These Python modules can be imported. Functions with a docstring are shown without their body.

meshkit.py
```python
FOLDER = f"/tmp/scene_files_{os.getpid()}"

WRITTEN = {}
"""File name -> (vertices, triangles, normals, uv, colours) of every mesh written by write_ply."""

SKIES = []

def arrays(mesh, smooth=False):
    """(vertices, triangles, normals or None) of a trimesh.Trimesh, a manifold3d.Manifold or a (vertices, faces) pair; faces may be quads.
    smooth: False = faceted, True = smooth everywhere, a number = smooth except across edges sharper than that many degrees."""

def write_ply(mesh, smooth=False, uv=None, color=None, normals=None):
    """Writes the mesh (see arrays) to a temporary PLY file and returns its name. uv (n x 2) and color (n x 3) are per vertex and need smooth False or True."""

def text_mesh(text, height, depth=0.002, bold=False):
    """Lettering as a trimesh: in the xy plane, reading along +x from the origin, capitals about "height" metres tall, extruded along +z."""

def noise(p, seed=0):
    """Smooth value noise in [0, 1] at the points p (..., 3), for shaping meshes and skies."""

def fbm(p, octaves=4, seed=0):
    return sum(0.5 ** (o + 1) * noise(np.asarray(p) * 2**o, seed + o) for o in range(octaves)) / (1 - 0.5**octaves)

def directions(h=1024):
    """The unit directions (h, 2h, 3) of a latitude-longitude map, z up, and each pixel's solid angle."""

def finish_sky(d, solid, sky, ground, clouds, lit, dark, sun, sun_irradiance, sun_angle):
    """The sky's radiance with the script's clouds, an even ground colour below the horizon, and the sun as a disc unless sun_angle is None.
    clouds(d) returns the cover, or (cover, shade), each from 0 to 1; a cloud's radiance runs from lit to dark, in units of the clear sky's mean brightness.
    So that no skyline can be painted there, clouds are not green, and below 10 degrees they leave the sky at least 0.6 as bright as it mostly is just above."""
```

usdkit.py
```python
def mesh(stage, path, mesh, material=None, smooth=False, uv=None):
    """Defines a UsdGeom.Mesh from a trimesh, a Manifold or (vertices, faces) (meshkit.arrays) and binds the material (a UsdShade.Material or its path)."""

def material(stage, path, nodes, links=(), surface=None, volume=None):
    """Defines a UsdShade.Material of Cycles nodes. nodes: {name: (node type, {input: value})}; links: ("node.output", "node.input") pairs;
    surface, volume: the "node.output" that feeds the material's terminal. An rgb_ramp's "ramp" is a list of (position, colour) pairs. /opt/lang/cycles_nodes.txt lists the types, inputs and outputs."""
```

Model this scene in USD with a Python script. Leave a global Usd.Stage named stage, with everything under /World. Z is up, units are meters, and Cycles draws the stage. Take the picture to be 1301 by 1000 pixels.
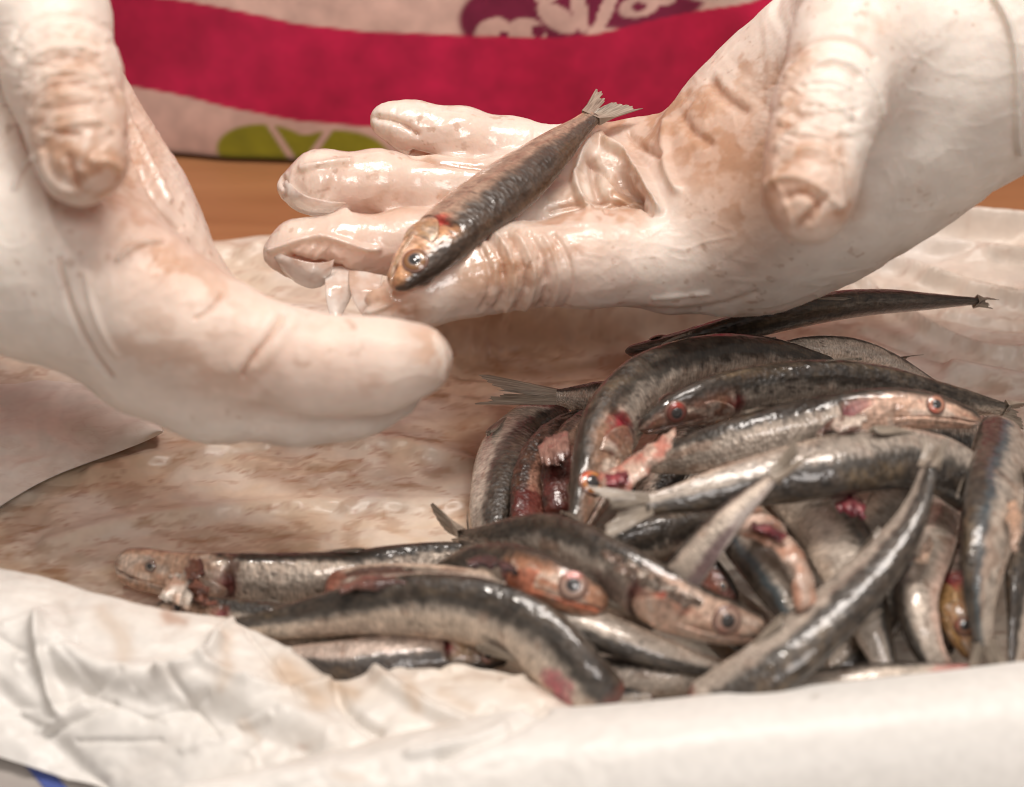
import math, random
import numpy as np
import usdkit
from meshkit import noise, fbm
from pxr import Usd, UsdGeom, UsdLux, UsdShade, Gf, Sdf, Vt
from scipy.interpolate import CubicSpline
from scipy import sparse

rng = np.random.default_rng(7)
stage = Usd.Stage.CreateInMemory()
UsdGeom.SetStageUpAxis(stage, 'Z')
UsdGeom.Xform.Define(stage, '/World')
UsdGeom.Scope.Define(stage, '/World/Looks')

# ------------------------------------------------------------------ camera
PW, PH, FPX = 1301.0, 1000.0, 2500.0
PITCH = math.radians(35.0)
DIST = 0.62
CF = np.array([0, math.cos(PITCH), -math.sin(PITCH)])
CR = np.array([1.0, 0, 0])
CU = np.cross(CR, CF)
CP = np.array([0, 0, 0.01]) - DIST * CF
cam = UsdGeom.Camera.Define(stage, '/World/camera')
cam.AddTransformOp().Set(Gf.Matrix4d(*[float(x) for x in (*CR, 0, *CU, 0, *(-CF), 0, *CP, 1)]))
cam.CreateHorizontalApertureAttr(36.0)
cam.CreateVerticalApertureAttr(36.0 * 787 / 1024)
cam.CreateFocalLengthAttr(36.0 * FPX / PW)
cam.CreateFStopAttr(7.8)
cam.CreateFocusDistanceAttr(0.605)
cam.CreateExposureAttr(0.10)

# ------------------------------------------------------------------ light: lamps of a market stall, no sky and no sun
def rect_light(name, pos, target, w, h, power, color):
    L = UsdLux.RectLight.Define(stage, '/World/' + name)
    p, t = np.array(pos, float), np.array(target, float)
    z = p - t; z /= np.linalg.norm(z)
    x = np.cross([0, 1, 0.01], z); x /= np.linalg.norm(x)
    y = np.cross(z, x)
    L.AddTransformOp().Set(Gf.Matrix4d(*[float(v) for v in (*x, 0, *y, 0, *z, 0, *p, 1)]))
    L.CreateWidthAttr(w); L.CreateHeightAttr(h)
    L.CreateIntensityAttr(power); L.CreateNormalizeAttr(False)
    L.CreateColorAttr(Gf.Vec3f(*color))
rect_light('stall_lamp', (0.10, 0.02, 0.95), (0.02, 0.0, 0.02), 0.50, 0.22, 23.0, (1.0, 0.915, 0.85))
rect_light('front_lamp', (0.30, -0.95, 1.05), (0.0, 0.0, 0.03), 0.55, 0.35, 9.0, (1.0, 0.93, 0.89))
rect_light('bulb_lamp', (-0.22, -0.18, 0.90), (0.02, 0.0, 0.02), 0.05, 0.05, 150.0, (1.0, 0.93, 0.85))
dome = UsdLux.DomeLight.Define(stage, '/World/room_light')
amb = usdkit.material(stage, '/World/Looks/room_light', {'b': ('background_shader', {'color': (1.0, 0.88, 0.80), 'strength': 0.19})}, [], surface='b.background')
UsdShade.MaterialBindingAPI.Apply(dome.GetPrim()).Bind(amb)

# ------------------------------------------------------------------ helpers
def ray(px, py):
    return CF + (px - PW / 2) / FPX * CR + (PH / 2 - py) / FPX * CU
def at(px, py, z):
    d = ray(px, py); return CP + d * (z - CP[2]) / d[2]
def dep(px, py, d):
    return CP + d * ray(px, py)
def depth(p):
    return (np.asarray(p) - CP) @ CF
def proj(P):
    q = np.asarray(P) - CP
    d = q @ CF
    return PW / 2 + FPX * (q @ CR) / d, PH / 2 - FPX * (q @ CU) / d
def sstep(a, b, x):
    t = np.clip((np.asarray(x, float) - a) / (b - a), 0, 1); return t * t * (3 - 2 * t)
def unit(v):
    v = np.asarray(v, float); return v / np.maximum(np.linalg.norm(v, axis=-1, keepdims=True), 1e-12)
used = {}
def numbered(parent, name):
    k = (parent, name); n = used.get(k, 0); used[k] = n + 1
    return name if n == 0 else f'{name}_{n:03d}'
def obj(name, v, f, mat, parent='/World', smooth=True, col=None, met=None, uv=None):
    path = parent + '/' + numbered(parent, name)
    m = usdkit.mesh(stage, path, (np.asarray(v), np.asarray(f)), mat, smooth=smooth, uv=uv)
    api = UsdGeom.PrimvarsAPI(m)
    if col is not None:
        api.CreatePrimvar('col', Sdf.ValueTypeNames.Color3fArray, 'vertex').Set(Vt.Vec3fArray.FromNumpy(np.clip(col, 0, 1).astype(np.float32)))
    if met is not None:
        api.CreatePrimvar('wet', Sdf.ValueTypeNames.FloatArray, 'vertex').Set(Vt.FloatArray.FromNumpy(np.asarray(met, np.float32)))
    return path
def thing(name, label, cat, group=None, loc=None):
    path = '/World/' + numbered('/World', name)
    x = UsdGeom.Xform.Define(stage, path)
    tag(path, label, cat, group)
    return path
def tag(path, label=None, cat=None, group=None, kind=None):
    p = stage.GetPrimAtPath(path)
    for k, v in (('label', label), ('category', cat), ('group', group), ('kind', kind)):
        if v: p.SetCustomDataByKey(k, v)
    return path
def grid_faces(n, m, wrap=False):
    i, j = np.meshgrid(np.arange(n - 1), np.arange(m if wrap else m - 1), indexing='ij')
    a, b = i * m + j, i * m + (j + 1) % m
    c, d = (i + 1) * m + (j + 1) % m, (i + 1) * m + j
    return np.stack([a, b, c, d], -1).reshape(-1, 4)
def tri(f):
    f = np.asarray(f); return np.vstack([f[:, [0, 1, 2]], f[:, [0, 2, 3]]]) if f.shape[1] == 4 else f
def mixc(a, b, t):
    t = np.asarray(t)[..., None]; return np.asarray(a) * (1 - t) + np.asarray(b) * t
def seg_dist(x, y, poly):
    best = np.full(np.shape(x), 1e9)
    for (x0, y0), (x1, y1) in zip(poly[:-1], poly[1:]):
        dx, dy = x1 - x0, y1 - y0
        t = np.clip(((x - x0) * dx + (y - y0) * dy) / (dx * dx + dy * dy + 1e-9), 0, 1)
        best = np.minimum(best, np.hypot(x - x0 - t * dx, y - y0 - t * dy))
    return best
def smooth_poly(pts, n=40):
    pts = np.asarray(pts, float)
    t = np.concatenate([[0], np.cumsum(np.linalg.norm(np.diff(pts, axis=0), axis=1))])
    return CubicSpline(t, pts, axis=0)(np.linspace(0, t[-1], n)) if len(pts) > 2 else pts
def vnormals(v, f):
    f = tri(f); n = np.zeros_like(v)
    c = np.cross(v[f[:, 1]] - v[f[:, 0]], v[f[:, 2]] - v[f[:, 0]])
    for k in range(3): np.add.at(n, f[:, k], c)
    return unit(n)
def M(name, nodes, links, surface):
    return usdkit.material(stage, '/World/Looks/' + name, nodes, links, surface=surface)

# ------------------------------------------------------------------ materials
mat_fish = M('fish_skin', {
    'a': ('attribute', {'attribute': 'col'}), 'w': ('attribute', {'attribute': 'wet'}),
    'uv': ('uvmap', {'attribute': 'st'}),
    'm1': ('mapping', {'scale': (150.0, 9.0, 1.0)}), 'm2': ('mapping', {'scale': (62.0, 15.0, 1.0)}),
    'n1': ('noise_texture', {'scale': 1.0, 'detail': 3.0, 'roughness': 0.6, 'distortion': 0.4}),
    'v': ('voronoi_texture', {'scale': 1.0, 'feature': 'f1', 'randomness': 0.75}),
    'geo': ('geometry', {}),
    'n2': ('noise_texture', {'scale': 900.0, 'detail': 2.0}),
    'n3': ('noise_texture', {'scale': 260.0, 'detail': 3.0, 'roughness': 0.6}),
    'r1': ('map_range', {'from_min': 0.25, 'from_max': 0.75, 'to_min': 0.55, 'to_max': 1.4}),
    'r3': ('map_range', {'from_min': 0.3, 'from_max': 0.7, 'to_min': 0.72, 'to_max': 1.22}),
    'mul': ('mix', {'mix_type': 'multiply', 'fac': 1.0}),
    'mul2': ('mix', {'mix_type': 'multiply', 'fac': 1.0}),
    'met': ('math', {'math_type': 'multiply', 'value2': 0.42}),
    'b1': ('bump', {'strength': 0.4, 'distance': 0.0006}),
    'b2': ('bump', {'strength': 0.22, 'distance': 0.0008}), 'b3': ('bump', {'strength': 0.16, 'distance': 0.0008}), 'b4': ('bump', {'strength': 0.16, 'distance': 0.0005}),
    'rr': ('map_range', {'from_min': 0.3, 'from_max': 0.7, 'to_min': 0.34, 'to_max': 0.55}),
    'p': ('principled_bsdf', {'specular_ior_level': 0.5, 'coat_weight': 0.9, 'coat_roughness': 0.055, 'coat_ior': 1.45}),
}, [('uv.UV', 'm1.vector'), ('uv.UV', 'm2.vector'), ('m1.vector', 'n1.vector'), ('m2.vector', 'v.vector'),
    ('geo.position', 'n2.vector'), ('geo.position', 'n3.vector'),
    ('n1.fac', 'r1.value'), ('n3.fac', 'r3.value'), ('a.color', 'mul.color1'), ('r1.result', 'mul.color2'), ('mul.color', 'mul2.color1'), ('r3.result', 'mul2.color2'),
    ('mul2.color', 'p.base_color'), ('w.fac', 'met.value1'), ('met.value', 'p.metallic'),
    ('v.distance', 'b1.height'), ('n3.fac', 'b2.height'), ('b1.normal', 'b2.normal'),
    ('b2.normal', 'p.normal'), ('n3.fac', 'b3.height'), ('v.distance', 'b4.height'), ('b3.normal', 'b4.normal'), ('b4.normal', 'p.coat_normal'), ('n3.fac', 'rr.value'), ('rr.result', 'p.roughness')], 'p.BSDF')
mat_fin = M('fish_fin', {
    'uv': ('uvmap', {'attribute': 'st'}), 'm1': ('mapping', {'scale': (2.0, 26.0, 1.0)}),
    'n1': ('noise_texture', {'scale': 1.0, 'detail': 2.0}),
    'r': ('rgb_ramp', {'ramp': [(0.3, (0.17, 0.14, 0.11)), (0.5, (0.36, 0.30, 0.24)), (0.7, (0.55, 0.47, 0.38))]}),
    'b': ('bump', {'strength': 0.5, 'distance': 0.0005}),
    'p': ('principled_bsdf', {'roughness': 0.3, 'coat_weight': 0.5, 'coat_roughness': 0.1}),
    't': ('translucent_bsdf', {'color': (0.4, 0.33, 0.26)}), 'mx': ('mix_closure', {'fac': 0.25}),
}, [('uv.UV', 'm1.vector'), ('m1.vector', 'n1.vector'), ('n1.fac', 'r.fac'), ('r.color', 'p.base_color'), ('n1.fac', 'b.height'), ('b.normal', 'p.normal'),
    ('p.BSDF', 'mx.closure1'), ('t.BSDF', 'mx.closure2')], 'mx.closure')
mat_eye = M('fish_eye', {'a': ('attribute', {'attribute': 'col'}), 'p': ('principled_bsdf', {'roughness': 0.25, 'coat_weight': 1.0, 'coat_roughness': 0.04})},
            [('a.color', 'p.base_color')], 'p.BSDF')
mat_pupil = M('fish_pupil', {'p': ('principled_bsdf', {'base_color': (0.05, 0.047, 0.047), 'roughness': 0.12, 'coat_weight': 1.0, 'coat_roughness': 0.03})}, [], 'p.BSDF')
mat_glove = M('glove_latex', {
    'a': ('attribute', {'attribute': 'col'}), 'w': ('attribute', {'attribute': 'wet'}),
    'geo': ('geometry', {}),
    'n1': ('noise_texture', {'scale': 120.0, 'detail': 4.0, 'roughness': 0.6}),
    'n2': ('noise_texture', {'scale': 420.0, 'detail': 3.0}),
    'r1': ('map_range', {'from_min': 0.3, 'from_max': 0.7, 'to_min': 0.92, 'to_max': 1.06}),
    'mul': ('mix', {'mix_type': 'multiply', 'fac': 1.0}),
    'rw': ('map_range', {'from_min': 0.0, 'from_max': 1.0, 'to_min': 0.5, 'to_max': 0.22}),
    'cw': ('math', {'math_type': 'multiply', 'value2': 0.9}),
    'b1': ('bump', {'strength': 0.25, 'distance': 0.0018}), 'b2': ('bump', {'strength': 0.12, 'distance': 0.0006}),
    'p': ('principled_bsdf', {'subsurface_weight': 0.25, 'subsurface_radius': (1.0, 0.45, 0.3), 'subsurface_scale': 0.003, 'coat_roughness': 0.12}),
}, [('geo.position', 'n1.vector'), ('geo.position', 'n2.vector'), ('n1.fac', 'r1.value'), ('a.color', 'mul.color1'), ('r1.result', 'mul.color2'),
    ('mul.color', 'p.base_color'), ('w.fac', 'rw.value'), ('rw.result', 'p.roughness'), ('w.fac', 'cw.value1'), ('cw.value', 'p.coat_weight'),
    ('n1.fac', 'b1.height'), ('n2.fac', 'b2.height'), ('b1.normal', 'b2.normal'), ('b2.normal', 'p.normal'), ('b2.normal', 'p.coat_normal')], 'p.BSDF')
mat_paper = M('waxed_paper', {
    'a': ('attribute', {'attribute': 'col'}), 'w': ('attribute', {'attribute': 'wet'}), 'geo': ('geometry', {}),
    'n1': ('noise_texture', {'scale': 300.0, 'detail': 4.0}),
    'r1': ('map_range', {'from_min': 0.3, 'from_max': 0.7, 'to_min': 0.95, 'to_max': 1.04}),
    'mul': ('mix', {'mix_type': 'multiply', 'fac': 1.0}),
    'b1': ('bump', {'strength': 0.15, 'distance': 0.0006}),
    'rw': ('map_range', {'from_min': 0.0, 'from_max': 1.0, 'to_min': 0.42, 'to_max': 0.24}),
    'p': ('principled_bsdf', {'specular_ior_level': 0.4}), 't': ('translucent_bsdf', {}), 'mx': ('mix_closure', {'fac': 0.2}),
}, [('geo.position', 'n1.vector'), ('n1.fac', 'r1.value'), ('a.color', 'mul.color1'), ('r1.result', 'mul.color2'), ('mul.color', 'p.base_color'), ('mul.color', 't.color'),
    ('w.fac', 'rw.value'), ('rw.result', 'p.roughness'), ('n1.fac', 'b1.height'), ('b1.normal', 'p.normal'), ('p.BSDF', 'mx.closure1'), ('t.BSDF', 'mx.closure2')], 'mx.closure')
mat_cloth = M('printed_cotton', {
    'a': ('attribute', {'attribute': 'col'}), 'geo': ('geometry', {}),
    'n1': ('noise_texture', {'scale': 90.0, 'detail': 4.0}),
    'r1': ('map_range', {'from_min': 0.3, 'from_max': 0.7, 'to_min': 0.82, 'to_max': 1.15}), 'mul': ('mix', {'mix_type': 'multiply', 'fac': 1.0}),
    'n2': ('noise_texture', {'scale': 1800.0, 'detail': 2.0}), 'b': ('bump', {'strength': 0.3, 'distance': 0.0006}),
    'p': ('principled_bsdf', {'roughness': 0.85, 'specular_ior_level': 0.2, 'sheen_weight': 0.2}),
}, [('geo.position', 'n1.vector'), ('n1.fac', 'r1.value'), ('a.color', 'mul.color1'), ('r1.result', 'mul.color2'), ('mul.color', 'p.base_color'),
    ('geo.position', 'n2.vector'), ('n2.fac', 'b.height'), ('b.normal', 'p.normal')], 'p.BSDF')
mat_wood = M('table_wood', {
    'geo': ('geometry', {}), 'm': ('mapping', {'scale': (6.0, 60.0, 20.0)}), 'n': ('noise_texture', {'scale': 1.0, 'detail': 5.0, 'distortion': 0.6}),
    'r': ('rgb_ramp', {'ramp': [(0.3, (0.25, 0.105, 0.042)), (0.7, (0.32, 0.145, 0.062))]}), 'b': ('bump', {'strength': 0.15, 'distance': 0.001}),
    'p': ('principled_bsdf', {'roughness': 0.45}),
}, [('geo.position', 'm.vector'), ('m.vector', 'n.vector'), ('n.fac', 'r.fac'), ('r.color', 'p.base_color'), ('n.fac', 'b.height'), ('b.normal', 'p.normal')], 'p.BSDF')
mat_skin = M('skin', {'p': ('principled_bsdf', {'base_color': (0.55, 0.33, 0.23), 'roughness': 0.5, 'subsurface_weight': 0.2})}, [], 'p.BSDF')
mat_grey = M('grey_oilcloth', {'geo': ('geometry', {}), 'n': ('noise_texture', {'scale': 60.0, 'detail': 3.0}),
    'r': ('rgb_ramp', {'ramp': [(0.3, (0.30, 0.27, 0.25)), (0.7, (0.38, 0.35, 0.32))]}), 'p': ('principled_bsdf', {'roughness': 0.5})},
    [('geo.position', 'n.vector'), ('n.fac', 'r.fac'), ('r.color', 'p.base_color')], 'p.BSDF')
mat_blue = M('blue_stripe', {'p': ('principled_bsdf', {'base_color': (0.05, 0.08, 0.28), 'roughness': 0.5})}, [], 'p.BSDF')

# ------------------------------------------------------------------ table and oilcloth
def rounded_slab(x0, x1, y0, y1, z0, z1, b):
    from shapely.geometry import box as sbox
    xs, ys = (x0, x1), (y0, y1)
    loops = []
    for (zz, ins) in ((z0, b), (z0 + b, 0), (z1 - b, 0), (z1, b)):
        loops.append([(x0 + ins, y0 + ins, zz), (x1 - ins, y0 + ins, zz), (x1 - ins, y1 - ins, zz), (x0 + ins, y1 - ins, zz)])
    v = np.array(loops).reshape(-1, 3); f = []
    for k in range(3):
        for j in range(4):
            a, c = k * 4 + j, k * 4 + (j + 1) % 4
            f.append((a, c, c + 4, a + 4))
    f += [(3, 2, 1, 0), (12, 13, 14, 15)]
    return v, np.array(f)
tb = thing('table', 'plain orange-brown wooden table top under the paper, bare strip showing behind it', 'table')
v, f = rounded_slab(-0.75, 0.75, -0.45, 0.42, -0.03, -0.002, 0.003)
obj('tabletop', v, f, mat_wood, tb, smooth=False)
for sx in (-0.68, 0.68):
    for sy in (-0.38, 0.35):
        v, f = rounded_slab(sx - .03, sx + .03, sy - .03, sy + .03, -0.75, -0.0305, 0.003)
        obj('leg', v, f, mat_wood, tb, smooth=False)
oc = thing('oilcloth', 'grey oilcloth with a thin blue stripe, showing at lower left below the paper', 'tablecloth')
v, f = rounded_slab(-0.6, 0.6, -0.44, -0.06, -0.0018, -0.0004, 0.0002)
obj('sheet', v, f, mat_grey, oc, smooth=False)
a0, a1 = at(46, 972, 0), at(95, 1030, 0)
dd = unit(a1 - a0); nn = np.array([dd[1], -dd[0], 0]) * 0.0022
a0, a1 = a0 - dd * 0.12, a1 + dd * 0.05
q = np.array([a0 - nn, a0 + nn, a1 + nn, a1 - nn]); q[:, 2] = -0.0003
q2 = q.copy(); q2[:, 2] = 0.0001
obj('stripe', np.vstack([q, q2]), [(4, 5, 6, 7), (0, 1, 5, 4), (1, 2, 6, 5), (2, 3, 7, 6), (3, 0, 4, 7)], mat_blue, oc, smooth=False)

# ------------------------------------------------------------------ paper
def crumple(p, lam, seed, n=7):
    """Sharp creased relief (0 mean) at 2-D points, wavelength about lam."""
    r = np.random.default_rng(seed); out = np.zeros(len(p))
    q = np.column_stack([p, np.zeros(len(p))]) / lam
    for k in range(n):
        a = r.uniform(0, math.pi); s = r.uniform(0.7, 1.6)
        w = (fbm(q * 0.9 + 17.3 * k + seed, 2, seed + k) - 0.5) * 2.2
        ph = (p[:, 0] * math.cos(a) + p[:, 1] * math.sin(a)) / (lam * s) + w + r.uniform(0, 1)
        t = np.abs(ph - np.floor(ph) - 0.5) * 2
        t = np.sqrt(t * t + 0.0025) 
        out += (t - 0.5) * sstep(0.35, 0.75, noise(q * 0.6 + 5.1 * k, seed + 31 * k)) * s
    return out / n * 2.4
WHITE = np.array([0.85, 0.835, 0.80]); BEIGE = np.array([0.76, 0.60, 0.445]); BROWN = np.array([0.38, 0.21, 0.11]); RUST = np.array([0.40, 0.17, 0.09])
def stains(P, amount, seed, aniso=(1.0, 2.0)):
    q = np.column_stack([P[:, 0] * aniso[0], P[:, 1] * aniso[1], P[:, 2] * 0])
    wash = fbm(q * 16 + seed, 4, seed)
    w = np.column_stack([fbm(q * 30 + 9 + 4 * k, 3, seed + 8 + k) - .5 for k in range(3)]) * 0.035
    fine = fbm((q + w * .6) * 130 + 3.3 * seed, 5, seed + 5)
    blot = fbm((q + w * .8) * 66 + 7.7 * seed, 4, seed + 9)
    streak = fbm((q + w * .7) * [42, 120, 1] + 1.7 * seed, 4, seed + 15)
    pale = sstep(0.45, 0.62, fbm((q + w) * 50 + 5.5 * seed, 3, seed + 25))
    c = mixc(WHITE, BEIGE, np.clip(amount * (0.8 + 0.4 * sstep(0.35, 0.62, wash)) * (1 - .28 * pale), 0, 1))
    k = sstep(0.56, 0.68, fine) * 0.5 + sstep(0.57, 0.65, blot) * 0.40 + sstep(0.62, 0.72, streak) * 0.3
    c = mixc(c, BROWN, np.clip(k * amount, 0, 0.85))
    edge = (np.exp(-((blot - 0.575) / 0.010) ** 2) * 0.55 + np.exp(-((fine - 0.60) / 0.010) ** 2) * .3) * amount
    c = mixc(c, RUST, np.clip(edge, 0, 1))
    return c
paper = thing('wrapping_paper', 'big crumpled sheet of white waxed paper stained brown, lining the table under the fish', 'paper')
# bed of the sheet
XS = np.linspace(-0.30, 0.30, 420); YS = np.linspace(0, 1, 260)
X, T = np.meshgrid(XS, YS, indexing='ij')
edge_px = [(-120, 300), (0, 300), (200, 306), (340, 291), (480, 285), (640, 290), (800, 285), (960, 280), (1060, 270), (1150, 263), (1220, 268), (1301, 276), (1420, 280)]
ep = np.array([at(x, y, 0.010) for x, y in edge_px])
yb = CubicSpline(ep[:, 0], ep[:, 1])(X) + 0.002 * (fbm(np.stack([X * 60, X * 0, X * 0], -1), 3, 2) - 0.5)
Y = -0.130 + T * (yb + 0.130)
P2 = np.column_stack([X.ravel(), Y.ravel()])
back = sstep(0.01, 0.085, P2[:, 1])
z = 0.0015 + 0.0042 * back + 0.0016 * crumple(P2, 0.030, 3) + 0.0011 * crumple(P2, 0.012, 4)
z += 0.0006 * crumple(P2, 0.006, 5)
z += back * (0.0042 * crumple(P2 * [0.45, 1.3], 0.03, 9) + 0.0015 * crumple(P2 * [0.5, 1.5], 0.014, 10))
gx, gy = proj(np.column_stack([P2, z]))
for poly, w, h in [
    ([(540, 436), (640, 428), (740, 418), (830, 405), (900, 395)], 15, 0.016),
    ([(230, 330), (330, 318), (480, 312), (640, 312)], 14, 0.004),
    ([(230, 392), (320, 400), (420, 408)], 16, 0.004),
    ([(590, 470), (680, 474), (780, 466)], 8, -0.004),
    ([(1090, 330), (1150, 345), (1230, 372), (1310, 388)], 5, 0.006), ([(1075, 345), (1130, 385), (1200, 430), (1310, 450)], 5, 0.004),
    ([(1120, 310), (1200, 318), (1310, 330)], 5, 0.005), ([(1130, 283), (1220, 292), (1310, 300)], 8, 0.010), ([(1210, 470), (1310, 490)], 10, 0.004),
    ([(1100, 420), (1180, 450), (1300, 470)], 5, -0.002), ([(1110, 365), (1200, 400), (1300, 416)], 5, -0.002),
    ([(120, 600), (300, 565), (480, 560), (600, 590)], 10, 0.0022), ([(60, 690), (200, 655), (420, 640), (590, 640)], 9, 0.0016)]:
    z += h * np.exp(-(seg_dist(gx, gy, [tuple(p) for p in smooth_poly(poly, 12)]) / w) ** 2)
z = np.maximum(z, 0.0005)
P = np.column_stack([P2, z])
gx, gy = proj(P)
am = 0.58 + 0.25 * sstep(0.0, -0.09, P[:, 1]) * 0 + 0.25 * sstep(300, 420, gy) * sstep(900, 700, gx) - 0.12 * sstep(1000, 1180, gx)
am = np.clip(am + 0.3 * (fbm(P * 9, 3, 44) - 0.5), 0.1, 1.05)
col = stains(P, am, 11)
# long brown soaked patches that lie behind the fish and under the hands
for poly, w, s in [([(600, 468), (700, 473), (800, 458)], 12, 0.6), ([(585, 545), (625, 600), (600, 640)], 26, 0.45), ([(130, 510), (200, 560), (250, 575)], 16, 0.3),
                   ([(150, 500), (240, 545)], 18, 0.3), ([(1070, 385), (1130, 420), (1190, 455)], 8, 0.35), ([(330, 600), (380, 615)], 9, 0.5), ([(1020, 305), (1060, 330)], 10, 0.4), ([(560, 600), (610, 560), (640, 530)], 14, 0.4)]:
    d = seg_dist(gx, gy, poly) + 12 * (fbm(P * 90, 3, 4) - 0.5) * 2
    col = mixc(col, [0.30, 0.14, 0.06], s * np.exp(-np.clip(d / w, 0, None) ** 2))
lite = np.exp(-np.clip((seg_dist(gx, gy, [(560, 432), (640, 426), (740, 416), (860, 402)]) + 10 * (fbm(P * 90, 3, 6) - .5)) / 18, 0, None) ** 2); col = mixc(col, [0.70, 0.57, 0.46], lite * .6)
obj('bed', P, grid_faces(420, 260)[:, ::-1][:, ::-1], mat_paper, paper, col=col, met=np.clip(am * 0.7, 0, 1))

def flap(name, top, bottom, ztop, zbot, seed, amp, amount, n=330, m=150, bulge=0.004, lam=0.045, creases=(), stain_strokes=(), white=None):
    top = smooth_poly(top, 300); bottom = smooth_poly(bottom, 300)
    s = np.linspace(0, 1, n)
    def along(c):
        L = np.concatenate([[0], np.cumsum(np.linalg.norm(np.diff(c, axis=0), axis=1))]); L /= L[-1]
        return np.column_stack([np.interp(s, L, c[:, k]) for k in range(2)])
    a, b = along(top), along(bottom)
    zt = np.interp(a[:, 0], *ztop); zb = np.interp(b[:, 0], *zbot)
    A = np.array([at(x, y, zz) for (x, y), zz in zip(a, zt)]); B = np.array([at(x, y, zz) for (x, y), zz in zip(b, zb)])
    I = A + np.array([0, 0.012, -0.006]) * 1.0; I[:, 2] = np.maximum(A[:, 2] - 0.016, 0.002)
    t = np.linspace(-0.16, 1, m)
    rows = []
    for tt in t:
        if tt < 0:
            k = -tt / 0.16; rows.append(A * (1 - k) + I * k + np.array([0, 0.0015, 0.0]) * math.sin(math.pi * k))
        else:
            p = A * (1 - tt) + B * tt; p[:, 2] += bulge * math.sin(math.pi * tt) ; rows.append(p)
    P = np.array(rows).transpose(1, 0, 2).reshape(-1, 3)
    F = grid_faces(n, m)
    N = vnormals(P, F)
    if N[:, 2].mean() < 0: F = F[:, ::-1]; N = -N
    tt = np.tile(t, n)
    fade = sstep(-0.16, 0.10, tt) * 0.85 + 0.15
    q = np.column_stack([P[:, 0], P[:, 1] * 1.2])
    ampx = np.interp(proj(P)[0], *amp)
    d = ampx * fade * (crumple(q, lam, seed) + 0.45 * crumple(q, lam * 0.4, seed + 1) + 0.16 * crumple(q, lam * 0.16, seed + 2))
    gx, gy = proj(P)
    rc = np.random.default_rng(seed + 77)
    extra = []
    for _ in range(34 if name == 'front_fold' else 0):
        x, y_, a_, l_ = rc.uniform(-20, 640), rc.uniform(790, 1000), rc.uniform(-.9, .9), rc.uniform(30, 110)
        extra.append(([(x, y_), (x + l_ * .5 * math.cos(a_) + rc.uniform(-6, 6), y_ + l_ * .5 * math.sin(a_)), (x + l_ * math.cos(a_), y_ + l_ * math.sin(a_))], rc.uniform(3, 6), rc.choice([-1, 1]) * rc.uniform(.0005, .0013)))
    for poly, w, h in list(creases) + extra:
        d = d + h * np.exp(-(seg_dist(gx, gy, [tuple(p) for p in smooth_poly(poly, 14)]) / w) ** 2)
    P = P + N * d[:, None]
    P[:, 2] = np.maximum(P[:, 2], 0.0022)
    gx, gy = proj(P)
    am = np.interp(gx, *amount) * (0.4 + 0.6 * (1 - sstep(0.0, 0.35, tt)))
    col = stains(P, np.clip(am, 0, 1), seed + 3)
    for poly, w, s_, cc in stain_strokes:
        dd = seg_dist(gx, gy, poly) + 22 * (fbm(P * 130, 4, seed) - 0.5)
        col = mixc(col, cc, s_ * np.exp(-np.clip(dd / w, 0, None) ** 2))
    return obj(name, P, F, mat_paper, paper, col=col, met=np.full(len(P), 0.2))
TAN = (0.52, 0.33, 0.18)
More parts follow.
